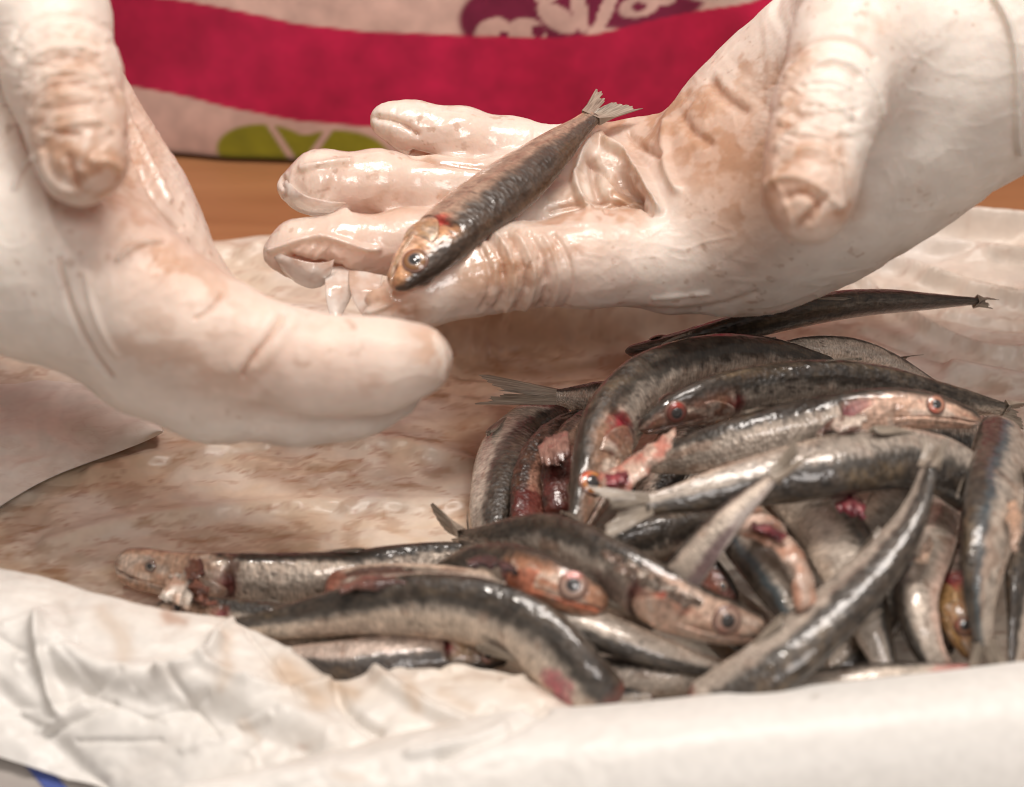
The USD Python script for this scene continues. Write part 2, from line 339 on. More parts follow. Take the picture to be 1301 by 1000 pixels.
flap('front_fold', [(-90, 690), (0, 722), (100, 746), (200, 777), (272, 785), (340, 812), (395, 846), (425, 866), (470, 857), (530, 847), (600, 850), (660, 862), (720, 892), (800, 930)],
     [(-120, 925), (0, 962), (60, 981), (130, 1006), (260, 1050), (420, 1080), (600, 1080), (700, 1060), (780, 1040)],
     ([-90, 0, 270, 425, 530, 700, 800], [0.020, 0.020, 0.019, 0.016, 0.018, 0.016, 0.012]), ([-100, 60, 400, 800], [0.003, 0.003, 0.004, 0.006]), 21,
     ([0, 300, 600], [0.0036, 0.0036, 0.0026]), ([0, 250, 420, 560, 700], [0.10, 0.22, 0.35, 0.45, 0.5]), bulge=0.006,
     creases=[([(55, 800), (120, 850), (230, 868), (330, 890), (420, 935)], 20, 0.0035), ([(40, 860), (180, 885), (290, 915), (390, 960)], 18, -0.002), ([(50, 790), (55, 850), (70, 900)], 8, 0.004),
              ([(425, 866), (440, 900), (480, 930)], 7, -0.003), ([(205, 860), (265, 835), (275, 815)], 8, 0.004), ([(425, 866), (350, 880), (260, 850)], 8, 0.003), ([(480, 860), (540, 900), (620, 930)], 9, 0.003), ([(0, 880), (60, 940), (120, 1000)], 18, -0.003)],
     stain_strokes=[([(128, 778), (150, 800), (158, 830)], 12, 0.32, TAN), ([(215, 785), (235, 790)], 9, 0.6, (0.42, 0.2, 0.11)), ([(285, 805), (290, 850), (280, 875)], 10, 0.35, TAN),
                    ([(360, 850), (400, 885)], 18, 0.6, TAN), ([(420, 870), (450, 880)], 10, 0.5, TAN), ([(520, 870), (530, 900)], 9, 0.45, TAN), ([(380, 948), (388, 950)], 6, 0.6, (0.42, 0.2, 0.11)), ([(455, 985), (462, 975)], 5, 0.5, TAN), ([(80, 770), (90, 790)], 8, 0.35, (0.45, 0.40, 0.34)),
                    ([(560, 880), (600, 900)], 8, 0.35, TAN), ([(312, 920), (330, 940)], 8, 0.3, TAN)])
flap('front_rim', [(240, 1010), (330, 978), (420, 952), (540, 926), (670, 901), (760, 896), (900, 882), (1000, 873), (1100, 863), (1200, 852), (1301, 840), (1420, 828)],
     [(240, 1100), (500, 1130), (800, 1130), (1100, 1110), (1420, 1090)],
     ([240, 420, 670, 900, 1420], [0.012, 0.017, 0.024, 0.029, 0.031]), ([0, 1420], [0.004, 0.008]), 33,
     ([240, 500, 760, 1000], [0.0035, 0.003, 0.0009, 0.0004]), ([240, 480, 640, 800, 1300], [0.25, 0.22, 0.10, 0.05, 0.02]), bulge=0.013,
     creases=[([(560, 960), (640, 925), (690, 898)], 7, -0.003), ([(520, 958), (590, 942), (640, 920)], 6, 0.002)],
     stain_strokes=[([(425, 985), (460, 990)], 10, 0.35, TAN), ([(1034, 886), (1037, 884)], 4, 0.5, (0.3, 0.25, 0.2))])
# loose fold of the sheet lying over itself at the left
def left_fold():
    n, m = 150, 110
    top = smooth_poly([(-110, 470), (0, 488), (70, 486), (135, 492), (190, 520), (207, 546)], n)
    bot = smooth_poly([(-110, 705), (-40, 668), (10, 636), (60, 608), (110, 588), (207, 550)], n)
    rows = []
    for t in np.linspace(0, 1, m):
        c = top * (1 - t) + bot * t
        zz = 0.0060 - 0.0005 * t + 0.0030 * math.sin(math.pi * t)
        rows.append([at(x, y, zz) for x, y in c])
    P = np.array(rows).transpose(1, 0, 2).reshape(-1, 3); F = grid_faces(n, m); N = vnormals(P, F)
    if N[:, 2].mean() < 0: F = F[:, ::-1]; N = -N
    P = P + N * ((0.0022 * crumple(P[:, :2], 0.03, 71) + 0.0012 * crumple(P[:, :2], 0.012, 72)) * np.tile(sstep(1.0, 0.7, np.linspace(0, 1, m)), n))[:, None]
    P2 = P - N * 0.0004
    gx, gy = proj(P)
    am = np.clip(0.55 - 0.35 * sstep(560, 500, gy) * sstep(120, 40, gx), 0, 1)
    c = stains(P, am * .42, 52)
    V = np.vstack([P, P2]); FF = np.vstack([tri(F), tri(F)[:, ::-1] + len(P)])
    obj('side_fold', V, FF, mat_paper, paper, col=np.vstack([c, np.broadcast_to(WHITE, P.shape)]), met=np.full(len(V), 0.3))
left_fold()

# ------------------------------------------------------------------ fish
U_KNOT = [0, .008, .03, .06, .1, .15, .2, .3, .4, .5, .6, .7, .8, .9, .96, 1.0]
H_KNOT = [.10, .27, .44, .58, .72, .84, .92, .97, 1.0, .985, .93, .82, .66, .46, .35, .31]
HP = CubicSpline(U_KNOT, H_KNOT)
UU = np.unique(np.concatenate([np.linspace(0, .05, 14), np.linspace(.05, .25, 46), np.linspace(.25, 1, 86)]))
NT = 64
TH = np.linspace(-math.pi, math.pi, NT, endpoint=False)
BACK = np.array([0.040, 0.030, 0.022]); BAND = np.array([0.045, 0.038, 0.031]); SILV = np.array([0.54, 0.46, 0.385]); BELLY = np.array([0.53, 0.405, 0.31])
FLESH = np.array([0.52, 0.34, 0.23]); BLOOD = np.array([0.22, 0.02, 0.025])

class Body:
    """A fish body: a tube along a spline with a frame that says where the back points."""
    def __init__(s, pts, H, side, a, a2=None, flat=0.64, hs=1.0):
        P = np.array(pts, float)
        L = np.concatenate([[0], np.cumsum(np.linalg.norm(np.diff(P, axis=0), axis=1))])
        s.len = L[-1]
        t = L / L[-1]
        # control points are spread over the length; the spline is in arc length
        cs = CubicSpline(t, P, axis=0, bc_type='natural')
        k = np.linspace(0, 1, 400); c = cs(k)
        l = np.concatenate([[0], np.cumsum(np.linalg.norm(np.diff(c, axis=0), axis=1))]); l /= l[-1]
        g = lambda u: np.interp(u, [0, .22, 1], [0, .22 * hs, 1])
        s.pos = lambda u: np.column_stack([np.interp(g(u), l, c[:, j]) for j in range(3)])
        s.H, s.flat, s.side, s.blunt = H, flat, side, 0.0
        s.a = (a, a if a2 is None else a2)
    def frame(s, u):
        u = np.atleast_1d(u); e = 0.012
        p = s.pos(np.clip(u, 0, 1)); T = unit(s.pos(np.clip(u + e, 0, 1)) - s.pos(np.clip(u - e, 0, 1)))
        p = p + T * (np.where(u > 1, u - 1, 0) * s.len)[:, None]
        V = CP - p; V = unit(V - (V * T).sum(1, keepdims=True) * T)
        Lf = np.cross(V, T)
        ang = np.radians(s.a[0] + (s.a[1] - s.a[0]) * sstep(0.1, 0.9, u))[:, None]
        D = np.cos(ang) * s.side * Lf + np.sin(ang) * V
        return p, T, D, np.cross(T, D)
    def surf(s, u, th, off=0.0):
        """Points at (u, theta); theta 0 is the back, +-pi the belly; off in metres outward."""
        u = np.asarray(u, float); th = np.asarray(th, float)
        p, T, D, W = s.frame(u)
        h = HP(np.clip(u, 0, 1)) * s.H * (1 + s.blunt * np.exp(-((u - .02) / .055) ** 2) * sstep(-.004, .012, u))
        w = h * (s.flat * (1 - 0.30 * sstep(0.72, 1.0, u)) * (1 + 0.10 * sstep(.25, .05, u)))
        c, q = np.cos(th), np.sin(th)
        pinch = 1 - 0.24 * sstep(0.2, -1.0, c) * sstep(.05, .3, u)      # keeled belly
        r = D * ((h + off) * c)[:, None] + W * ((w + off) * q * pinch)[:, None]
        return p + r

def fish_color(u, v, th, seed, o):
    q = np.column_stack([u * 9, v * 3 + np.sign(th) * 40, np.full(len(u), seed * 3.7)])
    n1 = fbm(q, 4, seed) - 0.5; n2 = fbm(q * [9, 4, 1], 3, seed + 1) - 0.5; n3 = fbm(q * [22, 9, 1], 3, seed + 2)
    vv = v + 0.16 * n1 + 0.10 * n2 - o.get('shift', 0)
    back = BACK * (1 + 0.9 * n1)[:, None] + np.array([0.022, 0.012, 0.0]) * sstep(0.0, 0.3, n1)[:, None]
    fleck = fbm(q * [7, 5, 1] + 31, 4, seed + 11)
    back = back * (1 + o.get('mott', 1.0) * (-0.45 + 0.95 * sstep(0.35, 0.62, fleck)))[:, None]
    c = mixc(back * o.get('backgain', 1), np.array(o.get('band', BAND)), sstep(0.22, 0.30, vv))
    silver = SILV * o.get('silver', 1.0)
    c = mixc(c, silver * (0.78 + 0.44 * fleck)[:, None], sstep(0.31, 0.44, vv + 0.10 * (fleck - .5)))
    c = mixc(c, np.array(o.get('belly', BELLY)), sstep(0.60, 0.85, vv) * 0.9)
    met = sstep(0.30, 0.42, vv) * (1 - 0.75 * sstep(0.62, 0.85, vv)) * o.get('shine', 1)
    # scales rubbed off: darker, browner patches with ragged edges, and specks
    patch = sstep(0.60, 0.66, fbm(q * [2.2, 2.2, 1] + 5, 4, seed + 4)) * o.get('worn', 0.7)
    c = mixc(c, c * np.array([0.62, 0.52, 0.47]), patch); met = met * (1 - 0.6 * patch)
    speck = sstep(0.70, 0.76, n3) * sstep(0.3, 0.4, vv); c = mixc(c, [0.06, 0.045, 0.04], speck * 0.8)
    # head: skin-coloured cheek, dark crown, darker throat edge
    hd = sstep(0.235, 0.185, u + 0.02 * np.cos(v * 7) + 0.10 * n2 + 0.05 * n1) * (0 if o.get('headless') else 1)
    flesh = np.array(o.get('flesh', FLESH)) * (1 + 0.4 * n1 + 0.15 * n2)[:, None]
    head = mixc(BACK * 0.9, flesh, sstep(0.20, 0.40, v + 0.22 * n1 + 0.10 * n2 + o.get('crown', 0)))
    head = mixc(head, BACK * 1.2, sstep(0.03, 0.0, u + 0.02 * n2) * .6)
    hn = fbm(q * [3.2, 2.4, 1] + 57, 3, seed + 21); vein = np.abs(fbm(q * [5, 5, 1] + 77, 3, seed + 22) - .5)
    skin = sstep(.25, .45, v + .2 * n1 + o.get('crown', 0))
    head = mixc(head, [0.64, 0.52, 0.43], sstep(.50, .68, hn) * 0.75 * skin)
    head = mixc(head, [0.34, 0.18, 0.11], sstep(.46, .32, hn) * 0.5 * skin)
    head = mixc(head, [0.38, 0.07, 0.05], sstep(0.03, 0.0, vein) * 0.5 * skin * sstep(.45, .55, fbm(q * [2, 2, 1] + 3, 2, seed + 23)))
    c = mixc(c, head, hd); met = met * (1 - hd) + 0.15 * hd
    if not o.get('headless'):
        mouth_v = 0.60 + 0.9 * (u - 0.02)
        c = mixc(c, [0.07, 0.025, 0.02], np.exp(-((v - mouth_v) / 0.02) ** 2) * sstep(0.0, 0.02, u) * sstep(0.16, 0.13, u) * .8)
        slit = np.exp(-((u - 0.212 - 0.012 * np.cos((v - .55) * 5)) / 0.011) ** 2) * sstep(0.3, 0.42, v) * sstep(1.0, 0.9, v)
        c = mixc(c, [0.06, 0.018, 0.014], slit * 0.95)
        bl = np.exp(-((u - 0.215) / 0.022) ** 2 - ((v - 0.52) / 0.12) ** 2) * sstep(.35, .6, fbm(q * 2 + 9, 3, seed + 7))
        c = mixc(c, BLOOD, np.clip(bl * o.get('blood', 0.8), 0, 1))
    if o.get('headless'):
        c = mixc(c, [0.16, 0.05, 0.035], sstep(0.055, 0.02, u + 0.03 * n2))
    for (u0, v0, ru, rv, rgb, k) in o.get('marks', ()):
        d = ((u - u0) / ru) ** 2 + ((v - v0) / rv) ** 2 + 1.6 * n2 + 1.0 * n1
        kk = sstep(1.45, 0.25, d) * k * (0.75 + .5 * (hn - .5) if not o.get('headless') else 1)
        c = mixc(c, rgb, kk); met = met * (1 - kk)
    return c, met

def blade(b, name, parent, u0, th0, length, w0, w1, spread, lift, mat=mat_fin, n=14, m=7, droop=0.0):
    """A fin lying along the body: root at (u0, th0), trailing towards the tail, standing off by lift."""
    t = np.linspace(0, 1, n)[:, None]; s = np.linspace(-1, 1, m)[None, :]
    wid = (w0 + (w1 - w0) * t) * np.sin(np.clip(t * 1.08 + 0.25, 0, 1) * math.pi * 0.5) * np.sqrt(np.clip(1.02 - t ** 4, 0.02, 1))
    u = u0 + length * t * (1 - 0.12 * s ** 2) + 0 * s
    th = th0 + spread * t + wid * s
    off = (0.0002 + lift * t ** 0.8 * (1 + 0.25 * np.cos(s * 9)))+ 0 * s
    A = b.surf(u.ravel(), th.ravel(), off.ravel()); B = b.surf(u.ravel(), th.ravel(), off.ravel() - 0.0003)
    f = grid_faces(n, m)
    uv = np.column_stack([np.tile(t, (1, m)).ravel(), np.tile((s + 1) / 2, (n, 1)).ravel()])
    obj(name, np.vstack([A, B]), np.vstack([tri(f), tri(f)[:, ::-1] + n * m]), mat, parent, uv=np.vstack([uv, uv]))

def tail_fin(b, parent, length, spread, bend=0.0, seed=0, fold=0.0, core=0.42):
    n, m = 12, 41
    t = np.linspace(0, 1, n)[:, None]; s = np.linspace(-1, 1, m)[None, :]
    r = np.random.default_rng(seed)
    reach = core + (1 - core) * np.abs(s) ** 1.25 + 0.02 * np.cos(s * 40) + 0.05 * np.repeat(r.normal(size=(1, 11)), 4, 1)[:, :m]
    notch = 1 - 0.45 * np.exp(-(s / 0.07) ** 2)
    x = t * length * reach * notch
    y = s * (b.H * 0.33 + t * length * spread * (0.35 + 0.65 * np.abs(s)))
    zz = bend * x ** 2 + 0.0012 * np.sin(s * 3 + seed) * t + fold * np.abs(s) * t * length
    p, T, D, W = b.frame(np.array([0.985]))
    th = 0.00035 * (1 - 0.7 * t) + 0 * s + 0.0010 * np.clip(1 - t * 3, 0, 1)
    def put(z_): return p + x.ravel()[:, None] * T + y.ravel()[:, None] * D + z_.ravel()[:, None] * W
    A, B = put(zz + th), put(zz - th); f = tri(grid_faces(n, m)); k = n * m
    ring = [i * m for i in range(n)] + [(n - 1) * m + j for j in range(1, m)] + [i * m + m - 1 for i in range(n - 2, -1, -1)]
    side = np.array([(ring[i], ring[i + 1], ring[i + 1] + k, ring[i] + k) for i in range(len(ring) - 1)])
    uv = np.column_stack([(t + 0 * s).ravel(), ((s + 1) / 2 + 0 * t).ravel()])
    obj('tail_fin', np.vstack([A, B]), np.vstack([f, f[:, ::-1] + k, tri(side)]), mat_fin, parent, uv=np.vstack([uv, uv]))

def eye(b, parent, sgn, o):
    ue, te = 0.078, sgn * math.pi * 0.385
    c = b.surf([ue], [te])[0]; e = 1e-3
    du = unit(b.surf([ue + e], [te])[0] - b.surf([ue - e], [te])[0]); dt = unit(b.surf([ue], [te + .05])[0] - b.surf([ue], [te - .05])[0])
    n = unit(np.cross(du, dt)); ctr = b.surf([ue], [0])[0] * 0.5 + b.surf([ue], [math.pi])[0] * 0.5
    if n @ (c - ctr) < 0: n = -n
    dt = np.cross(n, du)
    R = b.H * o.get('eye', 0.40)
    prof = [(1.10, -0.10, (0.10, 0.06, 0.05)), (1.06, 0.06, (0.16, 0.09, 0.07)), (0.97, 0.15, (0.30, 0.18, 0.14)), (0.93, 0.15, (0.10, 0.05, 0.04)), (0.88, 0.18, (0.34, 0.22, 0.17)), (0.76, 0.25, (0.46, 0.34, 0.27)), (0.62, 0.29, (0.50, 0.38, 0.30)), (0.54, 0.30, (0.33, 0.22, 0.18)), (0.49, 0.30, (0.12, 0.08, 0.07)), (0.2, 0.30, (0.05, 0.04, 0.04)), (0.0, 0.30, (0.05, 0.04, 0.04))]
    if o.get('iris') is not None:
        prof = [(r, h, tuple(np.array(cc) * np.array(o['iris'])) if 0.5 < r < 0.9 else cc) for r, h, cc in prof]
    k = 36; ph = np.linspace(0, 2 * math.pi, k, endpoint=False)
    V, C = [], []
    for r, h, cc in prof:
        V.append(c + R * r * (np.cos(ph)[:, None] * du + np.sin(ph)[:, None] * dt) + n * R * (h - 0.10))
        red = np.clip(np.cos(ph - o.get('redat', 1.2)), 0, 1) ** 4 * (0.5 < r < 0.95) * o.get('redeye', 0.3)
        C.append(mixc(np.tile(cc, (k, 1)), np.array([0.55, 0.05, 0.03]), red))
    path = obj('eye', np.vstack(V), grid_faces(len(prof), k, True), mat_eye, parent, col=np.vstack(C))
    V = []
    for a in np.linspace(0, math.pi / 2, 7):
        V.append(c + R * 0.47 * math.cos(a) * (np.cos(ph)[:, None] * du + np.sin(ph)[:, None] * dt) + n * R * (0.205 + 0.10 * math.sin(a)))
    obj('pupil', np.vstack(V), grid_faces(7, k, True), mat_pupil, path)

def plate(b, name, parent, sgn, u_of, v0, v1, lift, seed, o, n=22, m=26):
    """A bony plate on the head between two curves u = u_of(v); its rear edge stands proud."""
    v = np.linspace(v0, v1, m)[None, :]; t = np.linspace(0, 1, n)[:, None]
    ua, ub = u_of(v)
    u = ua + (ub - ua) * t; th = sgn * math.pi * (v + 0 * t)
    rim = np.minimum(np.minimum(t, 1 - t) * 6, np.minimum((v - v0), (v1 - v)) / (v1 - v0) * 7).clip(0, 1)
    off = lift * (0.25 + 0.75 * t) * np.sqrt(rim) - 0.0006 * (rim < 0.02)
    A = b.surf(u.ravel(), th.ravel(), off.ravel())
    A += 0.00012 * (fbm(A * 900, 3, seed)[:, None] - 0.5)
    q = np.column_stack([u.ravel() * 60, v.repeat(n, 0).ravel() * 9, np.full(n * m, seed)])
    n1 = fbm(q, 4, seed) - 0.5
    under, _ = fish_color(u.ravel(), np.abs(th.ravel()) / math.pi, th.ravel(), b.seed, o)
    base = mixc(np.array(o.get('flesh', FLESH)) * 1.05, [.66, .56, .48], sstep(-0.05, 0.12, n1) * 0.7)
    base = mixc(base, [0.45, 0.22, 0.10], sstep(0.05, 0.25, fbm(q * 1.7, 3, seed + 3) - 0.5) * 0.7)
    base = mixc(base, [0.20, 0.09, 0.06], (1 - rim.ravel() ** 0.5) * 0.35 * (t + 0 * v).ravel())
    base = mixc(under, base, sstep(0.0, 0.5, np.minimum((v - v0) / (v1 - v0) * 3 + 0 * t, t * 3).ravel()) * 0.75)
    for (a, c_, k) in o.get('cheek', ()):
        base = mixc(base, c_, k * sstep(0.2 + a, 0.35 + a, fbm(q * 0.8 + 3, 3, seed + 9)))
    f = grid_faces(n, m)
    if sgn < 0: f = f[:, ::-1]
    obj(name, A, f, mat_fish, parent, col=base, met=np.clip(0.35 + 1.2 * n1, 0, 0.8), uv=np.column_stack([u.ravel(), np.abs(th.ravel()) / math.pi]))

FN = [0]; FL = []
def fish(pts, Hpx, side, a, label, a2=None, zmode=True, tail=None, group=None, name='anchovy', fins=True, flat=0.60, **o):
    FN[0] += 1; seed = 100 + FN[0] * 13
    P = [at(*p) if zmode else dep(*p) for p in pts]
    H = Hpx * depth(P[len(P) // 2]) / FPX
    b = Body(P, H, side, a, a2, flat, o.get('hs', 1.15 if not o.get('headless') else 1.0))
    root = thing(name, label, 'fish', group); b.seed = seed; b.blunt = o.get('blunt', 0.0)
    U, T = np.meshgrid(UU, TH, indexing='ij'); u, th = U.ravel().copy(), T.ravel()
    v = np.abs(th) / math.pi
    if o.get('headless'): ub = 0.16 + 0.84 * u
    else: ub = u
    r = np.zeros(len(u))
    q = np.column_stack([u * 8, np.cos(th) * 1.2, np.sin(th) * 1.2 + seed])
    r += H * 0.09 * o.get('lumpy', 1) * (fbm(q * o.get('lumpy', 1) ** .7, 3, seed) - 0.5) * sstep(0, 0.1, u)
    r += H * 0.03 * (fbm(q * 5, 3, seed + 2) - 0.5) * sstep(0.02, 0.1, u)
    if not o.get('headless'):
        r -= H * 0.16 * np.exp(-((u - 0.213 - 0.012 * np.cos((v - .55) * 5)) / 0.007) ** 2) * sstep(0.25, 0.4, v)          # gill slit
        mouth_v = 0.60 + 0.9 * (u - 0.02)
        r -= H * 0.13 * np.exp(-((v - mouth_v) / 0.022) ** 2) * sstep(0.0, 0.02, u) * sstep(0.16, 0.13, u)               # mouth line
        r -= H * 0.05 * np.exp(-((u - 0.078) / 0.03) ** 2 - ((v - 0.385) / 0.12) ** 2)
    else:
        r += H * 0.10 * (fbm(q * [14, 4, 4], 3, seed + 3) - 0.5) * sstep(0.06, 0.0, u)
    for (u0, v0, ru, rv, rgb, k) in o.get('marks', ()):
        r -= H * o.get('gouge', 0.08) * np.exp(-((u - u0) / ru) ** 2 - ((v - v0) / rv) ** 2)
    if o.get('headless'):
        # cut end: the first rings close over quickly
        hh = HP(np.clip(ub, 0, 1)) * H
        r -= hh * (1 - np.sqrt(np.clip(u / 0.035, 0, 1) * (2 - np.clip(u / 0.035, 0, 1)))) * 0.96
        save = b.pos; 
        V = b_surf_cut(b, u, ub, th, r)
    else:
        V = b.surf(u, th, r)
    n = len(UU)
    F = tri(grid_faces(n, NT, True))
    ends = np.vstack([V.reshape(n, NT, 3)[0].mean(0), V.reshape(n, NT, 3)[-1].mean(0)])
    k = n * NT
    caps = [(k, (j + 1) % NT, j) for j in range(NT)] + [(k + 1, (n - 1) * NT + j, (n - 1) * NT + (j + 1) % NT) for j in range(NT)]
    F = np.vstack([F, np.array(caps)])
    c, met = fish_color(u, v, th, seed, o)
    if o.get('tint') is not None: c = c * np.array(o['tint'])
    V2 = np.vstack([V, ends]); c2 = np.vstack([c, c[0], c[-1]]); met2 = np.concatenate([met, [0, 0]])
    uv = np.column_stack([np.concatenate([u, [0, 1]]), np.concatenate([v, [.5, .5]])])
    nrm = vnormals(V2, F)
    if ((V2[:k] - b.pos(u)) * nrm[:k]).sum() < 0: F = F[:, ::-1]
    obj('body', V2, F, mat_fish, root, col=c2, met=met2, uv=uv)
    tl = tail or (0.15, 0.42, 0.0)
    if tl[0] > 0: tail_fin(b, root, b.len * tl[0], tl[1], tl[2], seed, o.get('tfold', 0.0), o.get('tcore', 0.5))
    if not o.get('headless'):
        for sg in (1, -1):
            eye(b, root, sg, o)
            plate(b, 'gill_cover', root, sg, lambda v: (0.128 + 0.012 * np.cos((v - .6) * 4), 0.204 + 0.014 * np.cos((v - .55) * 5.5) - 0.9 * (v - .62) ** 2), 0.36, 0.88, H * 0.11, seed + sg, o)
            plate(b, 'jaw', root, sg, lambda v: (0.012 + 0.0 * v, 0.15 + 0.012 * np.sin(v * 30)), 0.62, 0.72, H * 0.035, seed + 5 + sg, o, n=30, m=10)
    if fins:
        for sg in (1, -1):
            blade(b, 'pectoral_fin', root, 0.235, sg * math.pi * 0.76, 0.13, 0.10, 0.24, -sg * 0.25, H * 0.26)
        blade(b, 'dorsal_fin', root, 0.46, 0.0, 0.10, 0.03, 0.16, 0.35 * rng.choice([-1, 1]), H * 0.10)
        blade(b, 'anal_fin', root, 0.66, math.pi * 0.985, 0.12, 0.04, 0.10, 0.12, H * 0.10)
    FL.append(root)
    return root
def b_surf_cut(b, u, ub, th, r):
    # a headless fish keeps its own spline but wears the profile of the body behind the gills
    p, T, D, W = b.frame(u)
    h = HP(np.clip(ub, 0, 1)) * b.H + 0
    w = h * b.flat * (1 - 0.30 * sstep(0.72, 1.0, u))
    c, q = np.cos(th), np.sin(th)
    pinch = 1 - 0.24 * sstep(0.2, -1.0, c)
    k = (1 + r / h)
    return p + D * (h * k * c)[:, None] + W * (w * k * q * pinch)[:, None]

PINK = (0.62, 0.40, 0.30); DARKRED = (0.20, 0.02, 0.025); RED = (0.34, 0.04, 0.06); GUT = (0.075, 0.035, 0.025)
# --- front group, left
fish([(146, 716, .011), (240, 733, .011), (340, 738, .011), (450, 735, .011), (560, 716, .010), (680, 708, .008)], 38, 1, 14,
     'bright silver anchovy lying straight, head at far left with its gill torn open', shift=-0.13, crown=.28, blunt=.5, hs=1.3, marks=[(0.225, 0.55, 0.02, 0.5, (0.10, 0.035, 0.025), 0.95)], worn=0.3, silver=1.25, shine=1.5, eye=0.19, redeye=0.1, iris=(.5, .55, .55), flesh=(0.56, 0.36, 0.25))
fish([(198, 772, .010), (280, 783, .010), (350, 792, .010), (450, 800, .009), (560, 800, .008)], 27, 1, 10,
     'anchovy whose red-gilled head just peeks over the paper edge at left', marks=[(0.22, 0.5, 0.04, 0.22, DARKRED, 0.95)], eye=0.36, tail=(0.0, 0, 0))
fish([(772, 905, .013), (735, 864, .020), (690, 818, .0245), (620, 782, .026), (540, 770, .025), (450, 776, .021), (370, 790, .016), (290, 800, .012)], 47, -1, 27,
     'arched dark-backed anchovy at the front with a round crimson wound at its lower end', marks=[(0.115, 0.66, 0.05, 0.17, (0.36, 0.055, 0.085), 0.95)], shift=0.06, headless=True, tail=(0.10, .3, 0), gouge=0.12, belly=(0.62, 0.46, 0.34))
fish([(648, 834, .011), (590, 829, .012), (500, 836, .012), (420, 840, .011), (340, 832, .009)], 34, 1, 24,
     'grey-purple anchovy lying belly up along the front paper edge, small eye at its right end', tint=(0.95, 0.9, 0.92), shift=0.10, worn=0.9, eye=0.30, flesh=(0.36, 0.26, 0.16), tail=(0.08, .3, 0))
fish([(772, 770, .030), (722, 750, .034), (670, 732, .032), (610, 730, .022), (545, 752, .009), (480, 770, .004)], 38, -1, 6,
     'anchovy with orange-red head and wide red-rimmed eye between two grey backs', crown=.08, blunt=.3, hs=1.6, flesh=(0.46, 0.225, 0.13), eye=0.45, iris=(.75, .7, .7), redeye=0.9, redat=-1.2, blood=1.0, cheek=[(0.1, (0.55, 0.16, 0.08), .8)], tail=(0, 0, 0))
fish([(412, 752, .021), (480, 745, .023), (560, 748, .0245), (650, 764, .026), (750, 797, .026), (850, 832, .022), (950, 858, .015)], 33, -1, 22,
     'headless anchovy slit open along a dark gut, running down right over the silver one', headless=True, shift=0.02, silver=0.75, marks=[(0.13, 0.72, 0.16, 0.12, GUT, 1.0), (0.02, 0.6, 0.04, 0.4, (0.22, 0.08, 0.05), .8)], gouge=0.16, tail=(0.06, .3, 0), fins=False, shine=0.6)
fish([(974, 802, .024), (905, 786, .029), (835, 757, .033), (760, 718, .034), (690, 691, .029), (625, 690, .021), (585, 685, .014)], 44, -1, 22,
     'largest front anchovy, pale pink head with a big round eye pointing right, torn flank', crown=.14, blunt=.2, hs=1.55, flesh=(0.58, 0.39, 0.29), eye=0.40, iris=(.8, .75, .75), redeye=0.15, worn=1.0, silver=0.8, cheek=[(0.15, (0.62, 0.40, 0.30), .8)], marks=[(0.16, 0.42, 0.03, 0.10, (0.55, 0.06, 0.05), .9), (0.30, 0.62, 0.07, 0.22, (0.16, 0.08, 0.06), .85)], tail=(0.13, .5, 0.0))
# --- right part of the pile
fish([(880, 908, .020), (940, 872, .027), (1008, 824, .034), (1074, 762, .040), (1130, 700, .046), (1166, 640, .053), (1182, 588, .060)], 43, -1, 33,
     'thick brown-backed anchovy curving up from the front rim to the pile top', a2=38, headless=True, shift=0.15, silver=0.75, belly=(0.50, 0.40, 0.29), worn=0.5, tail=(0.09, 0.20, 0.0), shine=0.0, backgain=1.25)
fish([(1246, 628, .038), (1200, 594, .046), (1130, 582, .050), (1050, 594, .051), (950, 614, .049), (870, 632, .048), (820, 642, .047)], 43, 1, 30,
     'glossy dark anchovy arching across the pile, its clear forked tail ending at left', a2=5, shift=0.14, silver=0.62, worn=0.4, tail=(0.17, 0.30, 0.0), backgain=1.1, shine=0.5, headless=True)
fish([(733, 676, .030), (752, 620, .034), (772, 552, .038), (820, 493, .038), (900, 463, .034), (990, 458, .028), (1080, 474, .018)], 44, 1, 26,
     'dark anchovy bent like a hook at the left of the pile, orange-eyed head down', shift=0.03, blood=1.0, marks=[(0.19, 0.52, 0.04, 0.16, (0.30, 0.025, 0.04), .9)], eye=0.36, iris=(.9, .5, .2), redeye=.7, hs=1.25, flesh=(0.22, 0.13, 0.085), silver=0.75, worn=0.6)
fish([(812, 545, .041), (860, 522, .044), (930, 502, .044), (1030, 490, .043), (1120, 494, .040), (1200, 508, .035), (1280, 521, .028)], 37, 1, 36,
     'long dark anchovy along the top of the pile, red-eyed head at left', backgain=1.3, flesh=(0.20, 0.10, 0.07), redeye=.6, eye=0.38, iris=(.4, .2, .2), tail=(0.09, 0.25, 0.0), worn=0.8, silver=0.6)
fish([(1246, 536, .046), (1180, 522, .049), (1110, 524, .049), (1030, 541, .047), (950, 560, .044), (870, 579, .039), (800, 590, .032)], 35, -1, -4,
     'pale anchovy with a long pink jaw pointing right near the top of the pile', hs=1.75, flesh=(0.62, 0.40, 0.29), cheek=[(0.1, (0.66, 0.44, 0.33), .9)], eye=0.34, redeye=.5, iris=(.9, .6, .5), worn=0.9, silver=0.95, marks=[(0.20, 0.42, 0.03, 0.13, (0.34, 0.08, 0.10), .8)], blood=.5)
fish([(800, 792, .018), (858, 744, .034), (900, 690, .047), (950, 636, .057), (985, 604, .063)], 29, 1, -28,
     'narrow shiny anchovy tail end with a clear fin slanting across the middle', shift=-0.05, belly=(0.42, 0.36, 0.33), silver=1.15, headless=True, marks=[(0.55, 0.8, 0.2, 0.16, (0.13, 0.07, 0.075), .8)], tail=(0.22, 0.13, 0.0), fins=False)
